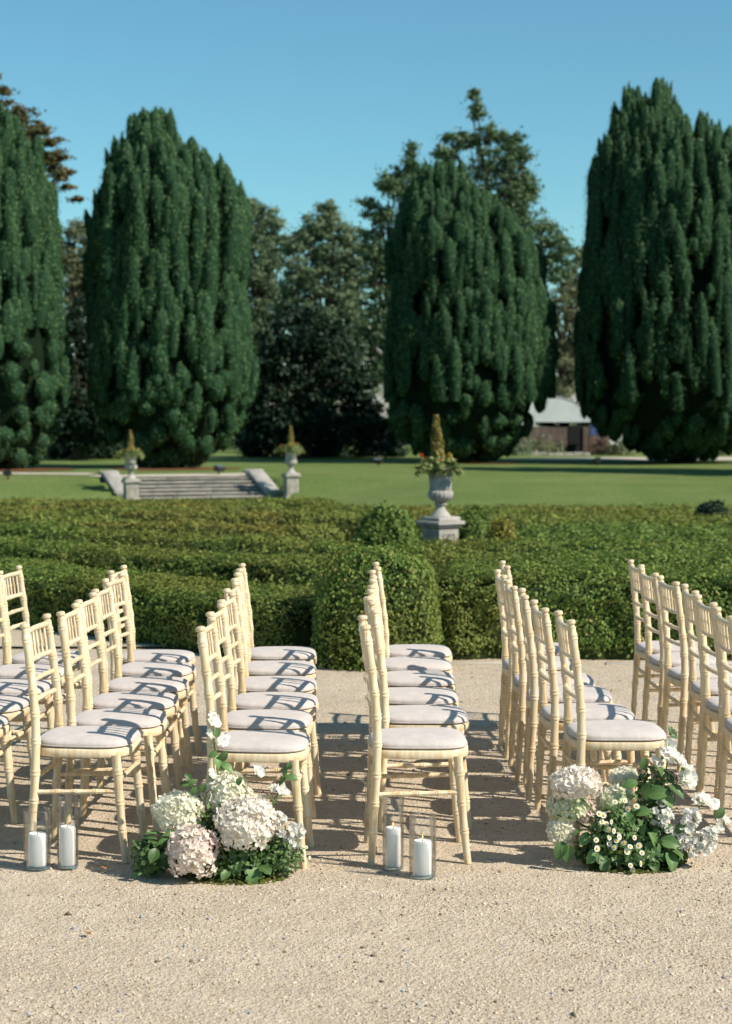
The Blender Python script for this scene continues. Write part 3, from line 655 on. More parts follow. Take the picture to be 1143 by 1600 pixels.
# ---------------------------------------------------------------- urns on pedestals with cone plants
FL = 28
def make_urn(loc, rz, sc, label):
    u = empty('garden_urn', loc, rz); u.scale = (sc, sc, sc); tag(u, label, 'urn', 'planted stone urns')
    m = MB(); m.box((-0.175, -0.175, 0), (0.175, 0.175, 0.05), 0.008); m.build('plinth', M['urn'], u)
    m = MB(); m.lathe([(0.125,0.05),(0.128,0.062),(0.112,0.075),(0.105,0.09),(0.085,0.11),(0.066,0.135),(0.055,0.165),(0.052,0.19)], 32); m.build('foot', M['urn'], u)
    m = MB(); m.lathe([(0.055,0.188),(0.076,0.195),(0.080,0.207),(0.076,0.219),(0.055,0.226)], 32); m.build('collar', M['urn'], u)
    def gad(a, k): return 1+0.045*abs(math.sin(a*9)) if 1 <= k <= 6 else 1
    m = MB(); m.lathe([(0.05,0.224),(0.085,0.235),(0.122,0.258),(0.145,0.29),(0.153,0.32),(0.150,0.345),(0.140,0.365),(0.132,0.372)], 108, gad); m.build('gadrooned_bowl', M['urn'], u, ang=80)
    def flu(a, k): return 1+0.022*abs(math.cos(a*14)) if 1 <= k <= 5 else 1
    m = MB(); m.lathe([(0.130,0.368),(0.132,0.385),(0.134,0.43),(0.138,0.49),(0.143,0.55),(0.148,0.595),(0.152,0.61)], 112, flu); m.build('fluted_body', M['urn'], u, ang=80)
    m = MB(); m.lathe([(0.150,0.608),(0.168,0.618),(0.186,0.632),(0.188,0.645),(0.180,0.652),(0.158,0.650),(0.148,0.63),(0.01,0.62)], 36); m.build('rim', M['urn'], u)
    return u
def make_pedestal(loc, rz, h, label, panel=True, w=0.43):
    p = empty('pedestal', loc, rz); tag(p, label, 'pedestal', 'stone urn pedestals'); a = w/2
    m = MB(); m.box((-a, -a, h-0.05), (a, a, h), 0.008); m.build('cap', M['stone'], p)
    m = MB(); m.box((-a+0.03, -a+0.03, h-0.085), (a-0.03, a-0.03, h-0.05), 0.01); m.build('cap_moulding', M['stone'], p)
    d = a-0.06; m = MB(); m.box((-d, -d, -0.1), (d, d, h-0.085), 0.006); m.build('dado', M['stone'], p)
    m = MB(); m.box((-a+0.01, -a+0.01, -0.3), (a-0.01, a-0.01, 0.09), 0.012); m.build('base', M['stone'], p)
    if panel:
        for k in range(4):
            m = MB(); pw = d*0.62; z0, z1, t = 0.16, h-0.15, 0.02
            for (lo, hi) in (((-pw, -d-0.012, z0), (pw, -d+0.002, z0+t)), ((-pw, -d-0.012, z1-t), (pw, -d+0.002, z1)), ((-pw, -d-0.012, z0+t), (-pw+t, -d+0.002, z1-t)), ((pw-t, -d-0.012, z0+t), (pw, -d+0.002, z1-t))): m.box(lo, hi)
            o = m.build('panel_moulding', M['stone'], p, smooth=False); o.rotation_euler[2] = k*math.pi/2
    return p
M['cone'] = leaf_mat('golden_cone_leaves', [(0, (0.10,0.11,0.03)), (0.5, (0.24,0.21,0.05)), (0.85, (0.36,0.28,0.08)), (1, (0.42,0.22,0.09))], 0.2, 0.55, 0.25)
M['trail'] = leaf_mat('trailing_leaves', [(0, (0.10,0.15,0.04)), (0.5, (0.20,0.24,0.075)), (1, (0.36,0.38,0.16))], 0.25, 0.55, 0.25)
M['red'] = leaf_mat('red_petals', [(0, (0.45,0.03,0.015)), (1, (0.65,0.07,0.02))], 0.15, 0.5, 0.3)
M['yellowleaf'] = leaf_mat('yellow_leaves', [(0, (0.36,0.28,0.04)), (1, (0.52,0.40,0.08))], 0.25, 0.5, 0.3)
def make_cone_plant(loc, h, r, spread, label, seed, reds, lean=0.0):
    rg = np.random.default_rng(seed); p = empty('cone_topiary', loc); tag(p, label, 'plant', 'cone plants in the urns')
    m = MB(); m.tube([(0, 0, -0.05), (0, 0, h*0.9)], [0.02, 0.008], 6); m.build('stem', M['twig'], p)
    n = 2600; t = 1-np.sqrt(1-rg.random(n)*0.985); a = rg.uniform(0, 6.283, n)
    wob = 1+0.14*np.sin(a*2+t*16)+0.10*np.sin(a*5-t*25); rr = r*(1-t*0.86)*wob*(0.75+0.3*rg.random(n))
    P = np.c_[rr*np.cos(a)+lean*t*h, rr*np.sin(a), t*h]; N = norm(np.c_[np.cos(a), np.sin(a), 0.5+0*a]); L = rg.uniform(0.03, 0.055, n)
    tag(cards_object('cone_foliage', P, N, L, L*0.6, M['cone'], p, jitter=0.6, up=1.0, rg=rg), kind='stuff')
    n = 2400; a = rg.uniform(0, 6.283, n); k = rg.random(n); lob = 1+0.22*np.sin(a*3+seed)+0.15*np.sin(a*7+seed*2)
    rr = spread*k**0.7*lob; z = 0.085*(1-k)+0.03*rg.normal(0, 1, n)-0.30*spread*np.maximum(k-0.62, 0)*lob*2.2
    P = np.c_[rr*np.cos(a), rr*np.sin(a), z+0.03]; N = norm(np.c_[np.cos(a)*0.5, np.sin(a)*0.5, 1+0*a]); L = rg.uniform(0.035, 0.07, n)
    tag(cards_object('trailing_foliage', P, N, L, L*0.7, M['trail'], p, jitter=0.6, rg=rg), kind='stuff')
    for (dx, dy, z) in reds:
        q = norm(rg.normal(0, 1, (40, 3))); o = cards_object('red_flower', q*0.022*rg.random((40, 1))**0.4, q, 0.022, 0.02, M['red'], p, rg=rg); o.location = (dx, dy, z)
    for k in range(4):
        a = rg.uniform(0, 6.28); q = norm(rg.normal(0, 1, (90, 3))); o = cards_object('yellow_shoot', q*np.array([0.035, 0.035, 0.08])*rg.random((90, 1))**0.4, q, 0.04, 0.025, M['yellowleaf'], p, up=1.0, rg=rg); o.location = (0.55*spread*math.cos(a), 0.55*spread*math.sin(a), 0.13)
    return p
def urn_set(px, cap_py, Y, rz, sc, cone_top_py, which, reds, seed):
    c = at_y(px, cap_py, Y); zb = float(height(c.x, Y)) if which == 0 else -0.73
    make_pedestal((c.x, Y, zb), rz, c.z-zb, ('square panelled stone pedestal standing among the hedges under the near urn', 'stone pedestal left of the garden steps', 'stone pedestal right of the garden steps')[which], w=0.45 if which == 0 else 0.48)
    make_urn((c.x, Y, c.z), rz, sc, ('large fluted stone urn on the near pedestal among the hedges', 'pale stone urn on the pedestal left of the steps', 'pale stone urn on the pedestal right of the steps')[which])
    zr = c.z+0.63*sc; ht = at_y(px, cone_top_py, Y).z-zr
    make_cone_plant((c.x-(0.03 if which == 0 else 0), Y, zr), ht, 0.105*sc, (0.27, 0.40, 0.40)[which], ('golden cone-shaped topiary with trailing greenery in the near urn', 'golden cone plant spilling over the urn left of the steps', 'golden cone plant with red flowers in the urn right of the steps')[which], seed, reds, lean=-0.04 if which == 0 else 0)
urn_set(687, 813.5, 23.6, R(39), 1.04, 637, 0, [(-0.20, -0.08, 0.13), (-0.21, -0.05, 0.18), (0.02, -0.17, 0.11)], 3)
urn_set(205, 751, 52.4, R(22), 1.17, 667, 1, [(-0.22, -0.1, 0.14)], 4)
urn_set(455, 742, 54.4, R(22), 1.17, 660, 2, [(-0.24, -0.1, 0.13), (-0.28, -0.08, 0.10), (0.2, -0.1, 0.2)], 5)

# ---------------------------------------------------------------- lawn floodlights
M['black'] = plain('black_metal', (0.012,0.012,0.013), 0.45, 0.2, 8)
M['lampglass'] = plain('lamp_glass', (0.10,0.11,0.12), 0.15, 0.1, 8)
def flood(px, py, rz, label):
    c = on_plane(px, py, -0.1); f = empty('lawn_floodlight', (c.x, c.y, float(height(c.x, c.y))), rz); tag(f, label, 'floodlight', 'black floodlights on the lawn')
    m = MB(); m.tube([(0, 0, -0.1), (0, 0, 0.12)], [0.025, 0.025], 8); m.build('stake', M['black'], f)
    m = MB(); m.add([(-0.11,-0.15,0.10),(0.11,-0.15,0.13),(0.11,0.15,0.13),(-0.11,0.15,0.10),(-0.15,-0.17,0.22),(0.04,-0.17,0.30),(0.04,0.17,0.30),(-0.15,0.17,0.22)], [(3,2,1,0),(4,5,6,7),(0,1,5,4),(1,2,6,5),(2,3,7,6),(3,0,4,7)]); m.build('housing', M['black'], f, smooth=False)
    m = MB(); m.add([(-0.125,-0.14,0.228),(0.02,-0.14,0.295),(0.02,0.14,0.295),(-0.125,0.14,0.228)], [(0,1,2,3)]); o = m.build('lens', M['lampglass'], f, smooth=False); o.location = (-0.003, 0, 0.006)
flood(13, 748, 0.3, 'small black floodlight on the lawn at the left edge')
flood(342, 742, 2.6, 'small black floodlight on the lawn beside the right cheek of the steps')
flood(590, 728, 1.2, 'small black floodlight in the shade left of the near urn')
flood(932, 727, 0.4, 'small black floodlight on the lawn in front of the polytunnel')

# ---------------------------------------------------------------- polytunnel, shed and outbuilding far behind
M['film'] = plain('greenhouse_film', (0.66,0.70,0.70), 0.25, 0.12, 0.7, 0.2, 2.0, 0.6, 0.05)
M['boards'] = plain('brown_boards', (0.13,0.095,0.08), 0.9, 0.3, 3)
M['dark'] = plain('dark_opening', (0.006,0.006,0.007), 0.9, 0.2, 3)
M['blue'] = plain('blue_plastic', (0.07,0.11,0.28), 0.5, 0.2, 3)
M['paint'] = plain('white_render', (0.62,0.60,0.57), 0.85, 0.1, 1.5, 0.2, 20)
M['slate'] = plain('pale_roof_sheet', (0.42,0.42,0.43), 0.6, 0.15, 2)
pc = at_y(852, 712, 88.0); zt = -0.1
pt = empty('polytunnel', (pc.x, 88.0, zt)); tag(pt, 'pale polytunnel greenhouse with dark doorway behind the trees on the right', 'greenhouse')
rad, hh = 2.9, 2.75
arc = [(rad*math.cos(a), hh*math.sin(a)**0.85) for a in np.linspace(0, math.pi, 25)]
m = MB(); n = len(arc); m.add([(a, 0.0, b) for a, b in arc]+[(a, 14.0, b) for a, b in arc], [(i, i+1, n+i+1, n+i) for i in range(n-1)]); m.build('film_cover', M['film'], pt)
m = MB(); up = [(a, 0.02, b) for a, b in arc if b > 1.35]; m.add(up, [tuple(range(len(up)))]); m.build('end_film', M['film'], pt, smooth=False)
xe = [a for a, b in arc if b > 1.35][0]
for (xa, xb2) in ((-rad*0.97, 1.0), (1.75, xe+0.5)):
    xx = xa; 
    while xx < xb2-0.05:
        w = min(0.3, xb2-xx); hgt_ = min(1.3, max([b for a, b in arc if abs(a-(xx+w/2)) < 0.5] or [1.2])); m = MB(); m.box((xx, -0.03, -0.1), (xx+w-0.015, 0.03, hgt_+random.uniform(-0.02, 0.0))); m.build('end_board', M['boards'], pt, smooth=False); xx += w
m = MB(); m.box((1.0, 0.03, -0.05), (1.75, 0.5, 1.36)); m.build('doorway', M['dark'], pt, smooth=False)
for k in range(8):
    m = MB(); m.tube([(a*1.006, 0.02+k*2.0, b*1.006) for a, b in arc], [0.03]*n, 5); m.build('hoop', M['slate'], pt)
bx = empty('storage_crate', (pc.x+2.2, 87.4, zt)); tag(bx, 'blue crate propped up beside the polytunnel doorway', 'crate')
m = MB(); m.box((-0.2, -0.2, 0.9), (0.2, 0.15, 1.32), 0.02); m.build('crate_body', M['blue'], bx); m = MB(); m.box((-0.23, -0.23, 1.32), (0.23, 0.18, 1.38), 0.01); m.build('crate_lid', M['blue'], bx)
m = MB(); m.box((-0.25, -0.2, -0.05), (0.25, 0.2, 0.9), 0.02); m.build('crate_stand', M['boards'], bx)
lw = empty('low_stone_wall', (pc.x, 85.0, zt)); tag(lw, 'low pale stone edging in front of the polytunnel', 'wall')
x = -1.6
while x < 1.5:
    w = random.uniform(0.25, 0.5); m = MB(); m.box((x, -0.1, -0.1), (x+w-0.02, 0.1, random.uniform(0.12, 0.2)), 0.03); m.build('stone', M['stone'], lw); x += w
def shrub(px, Y, w, h, mat, label, seed, lsz=0.12):
    Y *= KY; rg = np.random.default_rng(seed); c = at_y(px, 712, Y); zb = float(height(c.x, Y)); s = empty('border_shrub', (c.x, Y, zb)); tag(s, label, 'shrub', 'border plants by the polytunnel')
    n = 900; q = norm(rg.normal(0, 1, (n, 3))); q[:, 2] = np.abs(q[:, 2]); P = q*np.array([w, w*0.7, h])*(rg.random((n, 1))**0.4)*(1+0.25*np.sin(q[:, :1]*7+seed))
    tag(cards_object('foliage', P, q, rg.uniform(0.6, 1.3, n)*lsz, rg.uniform(0.4, 0.8, n)*lsz, M[mat], s, up=0.8, rg=rg), kind='stuff')
    m = MB(); [m.tube([(0, 0, -0.1), (w*0.4*math.cos(a), w*0.3*math.sin(a), h*0.7)], [0.02, 0.008], 5) for a in (0.3, 2, 4)]; m.build('stems', M['twig'], s)
M['pinkish'] = leaf_mat('autumn_leaves', [(0, (0.10,0.08,0.04)), (0.5, (0.22,0.12,0.09)), (1, (0.35,0.22,0.17))], 0.2, 0.6, 0.2)
shrub(838, 65.2, 0.9, 0.95, 'dec_olive', 'olive shrub in front of the polytunnel boards', 61)
shrub(868, 65.6, 0.5, 0.7, 'dec_olive', 'smaller olive shrub close to the polytunnel doorway', 62)
shrub(940, 65.8, 0.6, 0.95, 'pinkish', 'reddish shrub right of the polytunnel doorway', 63)
shrub(965, 65.4, 0.7, 0.75, 'dec_olive', 'green shrub under the left side of the tallest yew', 64)
shrub(1120, 66.0, 1.3, 0.75, 'dec_olive', 'green border shrub at the right edge behind the drive', 65)
shrub(800, 64.5, 1.0, 0.9, 'dec_grey', 'grey-green shrub under the right side of the shorter yew', 66)
def building(px, Y, w, h, dep, roof_h, label, wall, nwin, name):
    Y *= KY; c = at_y(px, 712, Y); zb = float(height(c.x, Y)); b = empty(name, (c.x, Y, zb)); tag(b, label, 'building')
    m = MB(); m.box((-w/2, 0, -0.3), (w/2, dep, h)); m.build('wall', M[wall], b, smooth=False)
    m = MB(); o_ = 0.25; m.add([(-w/2-o_, -o_, h), (w/2+o_, -o_, h), (w/2+o_, dep+o_, h), (-w/2-o_, dep+o_, h), (-w/2-o_, dep/2, h+roof_h), (w/2+o_, dep/2, h+roof_h)], [(0,1,5,4), (2,3,4,5), (0,4,3), (1,2,5), (3,2,1,0)]); m.build('roof', M['slate'], b, smooth=False)
    for k in range(nwin):
        x = -w/2+(k+0.5)*w/nwin; m = MB(); m.box((x-0.5, -0.04, 1.1), (x+0.5, 0.03, 2.3)); wo = m.build('window', M['paint'], b, smooth=False)
        m = MB(); m.box((x-0.43, -0.06, 1.17), (x+0.43, -0.03, 2.23)); m.build('pane', M['lampglass'], wo, smooth=False)
building(885, 88, 16, 4.3, 6, 0.35, 'long pale outbuilding roof showing above the polytunnel', 'paint', 6, 'outbuilding')
building(572, 86, 13, 4.6, 6, 1.6, 'white building glimpsed through the trees left of the shorter yew', 'paint', 5, 'white_building')

# ---------------------------------------------------------------- chiavari chairs
def bez(pts, n):
    P = [Vector(p) for p in pts]; out = []
    for i in range(n):                           # Catmull-Rom through the points
        f = i/(n-1)*(len(P)-1); k = min(int(f), len(P)-2); t = f-k
        p0, p1, p2, p3 = P[max(k-1, 0)], P[k], P[k+1], P[min(k+2, len(P)-1)]
        out.append(0.5*((2*p1)+(p2-p0)*t+(2*p0-5*p1+4*p2-p3)*t*t+(3*p1-p0-3*p2+p3)*t*t*t))
    return out
def bamboo(m, pts, r, nodes, seg=9, taper=None, end0=1.0, end1=1.0, bulge=1.16):
    """turned imitation-bamboo member: double rings at the node fractions, slightly waisted between"""
    C = bez(pts, 60); d = [0.0]
    for i in range(1, 60): d.append(d[-1]+(C[i]-C[i-1]).length)
    Ln = d[-1]
    def at(s):
        for i in range(1, 60):
            if d[i] >= s: return C[i-1].lerp(C[i], (s-d[i-1])/max(d[i]-d[i-1], 1e-6))
        return C[-1]
    ss = [(0.0, end0), (Ln, end1)]
    g = min(0.0055, r*0.36)
    for f in nodes:
        s = f*Ln
        ss += [(s-3.2*g, 1.02), (s-2.0*g, 1.06), (s-1.8*g, bulge), (s-0.6*g, bulge), (s-0.3*g, 1.03), (s+0.3*g, 1.03), (s+0.6*g, bulge), (s+1.8*g, bulge), (s+2.0*g, 1.06), (s+3.2*g, 1.02)]
    nn = sorted(nodes)
    for a, b in zip([0.0]+nn, nn+[1.0]): ss.append(((a+b)/2*Ln, 0.93))
    ss = sorted(x for x in ss if 0 <= x[0] <= Ln)
    m.tube([at(s) for s, _ in ss], [r*k*(taper(s/Ln) if taper else 1) for s, k in ss], seg)
def make_chair():
    c = empty('chiavari_chair')
    w = M['wood']; BX = -0.195
    for s in (-1, 1):
        m = MB(); bamboo(m, [(BX-0.022, s*0.180, 0), (BX-0.012, s*0.180, 0.2), (BX, s*0.180, 0.42), (BX-0.006, s*0.177, 0.62), (BX-0.040, s*0.170, 0.893)], 0.0168, [0.13, 0.26, 0.385, 0.52, 0.635, 0.735, 0.835, 0.955], 10, taper=lambda t: 0.82+0.22*min(1, t/0.35)-0.05*max(0, (t-0.6)/0.4))
        m.tube([(BX-0.040, s*0.170, 0.891), (BX-0.0405, s*0.170, 0.896), (BX-0.041, s*0.170, 0.900), (BX-0.0415, s*0.170, 0.904), (BX-0.043, s*0.170, 0.912), (BX-0.044, s*0.170, 0.918), (BX-0.0445, s*0.170, 0.921)], [0.0150, 0.0125, 0.0125, 0.0178, 0.0192, 0.0162, 0.007], 12)
        m.build('back_leg', w, c)
        m = MB(); bamboo(m, [(0.116, s*0.168, 0.415), (0.126, s*0.172, 0.29), (0.139, s*0.177, 0.14), (0.154, s*0.182, 0)], 0.0178, [0.16, 0.44, 0.70], 10, taper=lambda t: 1.05-0.24*t); m.build('leg', w, c)
        m = MB(); bamboo(m, [(BX-0.008, s*0.180, 0.268), (0, s*0.178, 0.272), (0.127, s*0.173, 0.275)], 0.0096, [0.28, 0.5, 0.72], 8); m.build('stretcher', w, c)
    m = MB(); bamboo(m, [(0.124, -0.171, 0.318), (0.124, 0, 0.318), (0.124, 0.171, 0.318)], 0.0098, [0.28, 0.5, 0.72], 8); m.build('stretcher', w, c)
    m = MB(); bamboo(m, [(BX-0.005, -0.18, 0.32), (BX-0.005, 0, 0.32), (BX-0.005, 0.18, 0.32)], 0.0092, [0.5], 8); m.build('stretcher', w, c)
    bow = 0.013
    def rail(z, r, nm, nodes):
        t = (z-0.42)/0.475; x = BX-0.04*max(0, t)**1.5
        m = MB(); bamboo(m, [(x, -0.176, z), (x-bow*0.75, -0.09, z), (x-bow, 0, z), (x-bow*0.75, 0.09, z), (x, 0.176, z)], r, nodes, 8); m.build(nm, w, c); return x
    rail(0.882, 0.0118, 'crest_rail', []); rail(0.768, 0.0105, 'back_rail', [0.5]); rail(0.690, 0.0105, 'back_rail', [0.5]); rail(0.612, 0.0105, 'back_rail', [0.5])
    for k in range(6):
        y = -0.125+0.05*k; b = bow*(1-(abs(y)/0.176)**2)
        x1 = BX-0.04*((0.882-0.42)/0.475)**1.5-b; x0 = BX-0.04*((0.768-0.42)/0.475)**1.5-b
        m = MB(); bamboo(m, [(x0, y, 0.768), ((x0+x1)/2, y, 0.825), (x1, y, 0.882)], 0.0062, [0.5], 7, bulge=1.3); m.build('spindle', w, c)
    # seat: bent-wood frame and a domed cushion
    def outline(off, n=44):
        pts = []
        for k in range(n):
            a = 2*math.pi*k/n; ca, sa = math.cos(a), math.sin(a); e = 0.52
            x = 0.197*math.copysign(abs(ca)**e, ca); half = 0.186+0.010*(x/0.197)
            y = half*math.copysign(abs(sa)**(e*1.05), sa); sc = 1+off/0.20; pts.append((x*sc-0.029, y*sc))
        return pts
    def loft(rings, nm, mat):
        n = 44; m = MB(); V = []
        for off, z in rings: V += [(x, y, z) for x, y in outline(off, n)]
        F = [(k*n+j, k*n+(j+1) % n, (k+1)*n+(j+1) % n, (k+1)*n+j) for k in range(len(rings)-1) for j in range(n)]
        F.append(tuple(range(n-1, -1, -1))); F.append(tuple(range((len(rings)-1)*n, len(rings)*n))); m.add(V, F); return m.build(nm, mat, c, ang=50)
    loft([(-0.014, 0.403), (-0.006, 0.404), (-0.003, 0.408), (-0.003, 0.432), (-0.006, 0.436), (-0.014, 0.438)], 'seat_frame', w)
    loft([(-0.022, 0.4385), (-0.013, 0.441), (-0.008, 0.446), (-0.008, 0.454), (-0.014, 0.463), (-0.026, 0.469), (-0.047, 0.4735), (-0.08, 0.4765), (-0.13, 0.4785), (-0.165, 0.479)], 'cushion', M['fabric'])
    cu = c.children[-1]; pts = [(x, y, 0.4465) for x, y in outline(-0.0075, 44)]; m = MB(); m.tube(pts+pts[:1], [0.0026]*45, 6, cap=False); m.build('piping', M['fabric'], cu)
    return c
# rows: (x, y) of each chair's near back post at its top, turn in degrees
ROWS = {
    'Z': ([(-1.88, 7.40), (-1.88, 7.92), (-1.87, 8.42), (-1.87, 8.95), (-1.86, 9.48)], -3, 'in row at left edge'),
    'A': ([(-1.295, 7.08), (-1.235, 7.52), (-1.235, 8.00), (-1.235, 8.50), (-1.255, 9.03), (-1.30, 9.52)], -4, 'in the row behind two unlit candles'),
    'B': ([(-0.615, 6.98), (-0.62, 7.50), (-0.612, 8.00), (-0.63, 8.52), (-0.645, 9.08), (-0.66, 9.66)], -1, 'in the row behind the hydrangea arrangement'),
    'C': ([(-0.006, 7.05), (0.03, 7.63), (0.015, 8.15), (0.028, 8.70), (0.035, 9.22), (0.058, 9.75)], 0, 'in the row behind two lit candles'),
    'D': ([(0.794, 7.23), (0.735, 7.68), (0.713, 8.20), (0.69, 8.66), (0.685, 9.26), (0.75, 9.84)], 0, 'in the row behind the daisy arrangement'),
    'E': ([(1.46, 7.36), (1.481, 7.90), (1.505, 8.42), (1.478, 8.90), (1.457, 9.40), (1.47, 9.92)], 1, 'in the row at the right edge'),
}
ORD = ['nearest', 'second from front', 'third from front', 'fourth from front', 'fifth from front', 'farthest']
proto = make_chair(); first = True
rc = random.Random(4)
for key, (spots, rot, phrase) in ROWS.items():
    for i, (bx_, d0) in enumerate(spots):
        o = proto if first else copy_tree(proto); first = False
        o.location = (bx_+0.235, d0+0.17, 0.0); o.rotation_euler = (0, 0, R(rot+rc.uniform(-3.2, 3.2)))
        od = 'farthest' if i == len(spots)-1 else ORD[i]
        tag(o, 'limewashed chair with pale cushion, %s %s' % (od, phrase), 'chair', 'limewashed ceremony chairs in rows')

# ---------------------------------------------------------------- candles in glass cylinders
def glass_mat():
    m = bpy.data.materials.new('clear_glass'); m.use_nodes = True; nt = m.node_tree; nt.nodes.clear()
    out = nt.nodes.new('ShaderNodeOutputMaterial'); tr = nt.nodes.new('ShaderNodeBsdfTransparent'); tr.inputs[0].default_value = (0.985, 0.99, 0.992, 1)
    gl = nt.nodes.new('ShaderNodeBsdfGlossy'); gl.inputs['Roughness'].default_value = 0.02
    lw_ = nt.nodes.new('ShaderNodeLayerWeight'); lw_.inputs[0].default_value = 0.32
    mp = nt.nodes.new('ShaderNodeMapRange'); mp.inputs[1].default_value = 0.0; mp.inputs[2].default_value = 1.0; mp.inputs[3].default_value = 0.0; mp.inputs[4].default_value = 0.6
    nt.links.new(lw_.outputs['Fresnel'], mp.inputs[0])
    mx = nt.nodes.new('ShaderNodeMixShader'); nt.links.new(mp.outputs[0], mx.inputs[0]); nt.links.new(tr.outputs[0], mx.inputs[1]); nt.links.new(gl.outputs[0], mx.inputs[2]); nt.links.new(mx.outputs[0], out.inputs[0]); return m
M['glass'] = glass_mat()
m_, nt_, b_ = new_mat('thick_glass_base'); b_.inputs['Base Color'].default_value = (0.62, 0.80, 0.90, 1); b_.inputs['Transmission Weight'].default_value = 0.9; b_.inputs['Roughness'].default_value = 0.05; M['glassbase'] = m_
m_, nt_, b_ = new_mat('white_wax'); b_.inputs['Base Color'].default_value = (0.87, 0.84, 0.80, 1); b_.inputs['Roughness'].default_value = 0.5; b_.inputs['Subsurface Weight'].default_value = 0.25; b_.inputs['Subsurface Radius'].default_value = (0.02, 0.015, 0.012); b_.inputs['Subsurface Scale'].default_value = 0.5
n_ = noise(nt_, 30, 3); bump(nt_, b_, n_.outputs[0], 0.12, 0.004); M['wax'] = m_
m_, nt_, b_ = new_mat('flame'); b_.inputs['Base Color'].default_value = (0.9, 0.5, 0.1, 1); b_.inputs['Emission Color'].default_value = (1.0, 0.52, 0.12, 1); b_.inputs['Emission Strength'].default_value = 1.1; M['flame'] = m_
def candle_set(px, py, r, h, cr, ch, lit, vlab, clab):
    r *= 1.035; h *= 1.035; cr *= 1.035; ch *= 1.035
    p = on_plane(px, py, 0.0); loc = (p.x, p.y, 0.004)
    v = empty('hurricane_vase', loc); tag(v, vlab, 'vase', 'glass cylinder candle vases')
    t = 0.0028
    m = MB(); m.lathe([(r, 0.0), (r, h*0.5), (r, h-0.002), (r-t*0.4, h), (r-t, h-0.002), (r-t, h*0.5), (r-t, 0.010)], 48, closed=False); m.build('glass_wall', M['glass'], v, ang=60)
    m = MB(); m.lathe([(r-0.004, 0.0), (r-0.0032, 0.002), (r-0.0032, 0.007), (r-0.004, 0.009)], 40); m.build('glass_base', M['glassbase'], v)
    m = MB(); m.tube([((r-t/2)*math.cos(a), (r-t/2)*math.sin(a), h) for a in np.linspace(0, 2*math.pi, 49)], [0.0017]*49, 6, cap=False); m.build('rim', M['glass'], v)
    c = empty('pillar_candle', (p.x, p.y, 0.0135)); tag(c, clab, 'candle', 'white pillar candles')
    m = MB(); m.lathe([(cr*0.93, 0), (cr, 0.004), (cr, ch*0.5), (cr*0.995, ch-0.010), (cr*0.96, ch-0.003), (cr*0.88, ch), (cr*0.55, ch-0.002), (cr*0.15, ch-0.0045), (0.001, ch-0.005)], 32, lambda a, k: 1+0.006*math.sin(2*a+k)); m.build('wax_body', M['wax'], c, ang=55)
    m = MB(); m.tube([(0, 0, ch-0.007), (0.0008, 0, ch+0.003), (0.002, 0, ch+0.009)], [0.0011, 0.001, 0.0009], 6); m.build('wick', M['black'], c)
    if lit:
        m = MB(); m.lathe([(0.0005, ch+0.004), (0.0018, ch+0.007), (0.0026, ch+0.010), (0.0022, ch+0.014), (0.0012, ch+0.018), (0.0003, ch+0.021)], 10); m.build('flame', M['flame'], c)
candle_set(59, 1357, 0.0485, 0.215, 0.0335, 0.118, False, 'shorter wide glass cylinder vase at the far left, nearest the edge', 'short thick white pillar candle in the wide vase at the far left')
candle_set(106.5, 1356, 0.0395, 0.268, 0.0300, 0.142, False, 'taller narrow glass cylinder vase on the left, nearer the hydrangeas', 'taller white pillar candle in the narrow vase on the left')
candle_set(613, 1358, 0.0395, 0.262, 0.0295, 0.142, True, 'taller narrow glass cylinder vase under the middle chair', 'taller lit white pillar candle under the middle chair')
candle_set(659, 1371, 0.0490, 0.222, 0.0335, 0.122, True, 'wide glass cylinder vase in front of the middle chair', 'shorter lit white pillar candle in front of the middle chair')

# ---------------------------------------------------------------- flower arrangements
def petal_mat(name, a, b, patch, pscale=9.0, trans=0.35, amt=1.0):
    m, nt, bs = new_mat(name)
    g = nt.nodes.new('ShaderNodeNewGeometry'); r = ramp(nt, [(0, a), (1, b)]); nt.links.new(g.outputs['Random Per Island'], r.inputs[0])
    n = noise(nt, pscale, 2); rr = ramp(nt, [(0.42, (0,0,0)), (0.66, (amt,amt,amt))]); nt.links.new(n.outputs[0], rr.inputs[0])
    c = mixc(nt, r.outputs[0], patch, rr.outputs[0]); nt.links.new(c, bs.inputs['Base Color']); bs.inputs['Roughness'].default_value = 0.65; bs.inputs['Specular IOR Level'].default_value = 0.2
    t = nt.nodes.new('ShaderNodeBsdfTranslucent'); nt.links.new(c, t.inputs[0]); mx = nt.nodes.new('ShaderNodeMixShader'); mx.inputs[0].default_value = trans
    nt.links.new(bs.outputs[0], mx.inputs[1]); nt.links.new(t.outputs[0], mx.inputs[2]); nt.links.new(mx.outputs[0], nt.nodes['Material Output'].inputs[0]); return m
M['hyd_white'] = petal_mat('cream_hydrangea', (0.86,0.83,0.70), (0.92,0.90,0.80), (0.88,0.86,0.70), trans=0.42)
M['hyd_blush'] = petal_mat('blush_hydrangea', (0.90,0.84,0.75), (0.94,0.90,0.82), (0.89,0.75,0.69), 11, 0.42, amt=0.55)
M['hyd_pink'] = petal_mat('pink_hydrangea', (0.89,0.79,0.70), (0.91,0.83,0.75), (0.86,0.66,0.62), 13, 0.42, amt=0.6)
M['hyd_green'] = petal_mat('green_white_hydrangea', (0.86,0.84,0.70), (0.90,0.87,0.76), (0.70,0.76,0.48), 10, 0.42)
M['white_petal'] = petal_mat('white_petals', (0.90,0.88,0.85), (0.94,0.92,0.89), (0.88,0.87,0.78), 20, 0.45)
M['daisy_yellow'] = plain('daisy_centre', (0.72,0.52,0.05), 0.8, 0.2, 60, 0.5, 300)
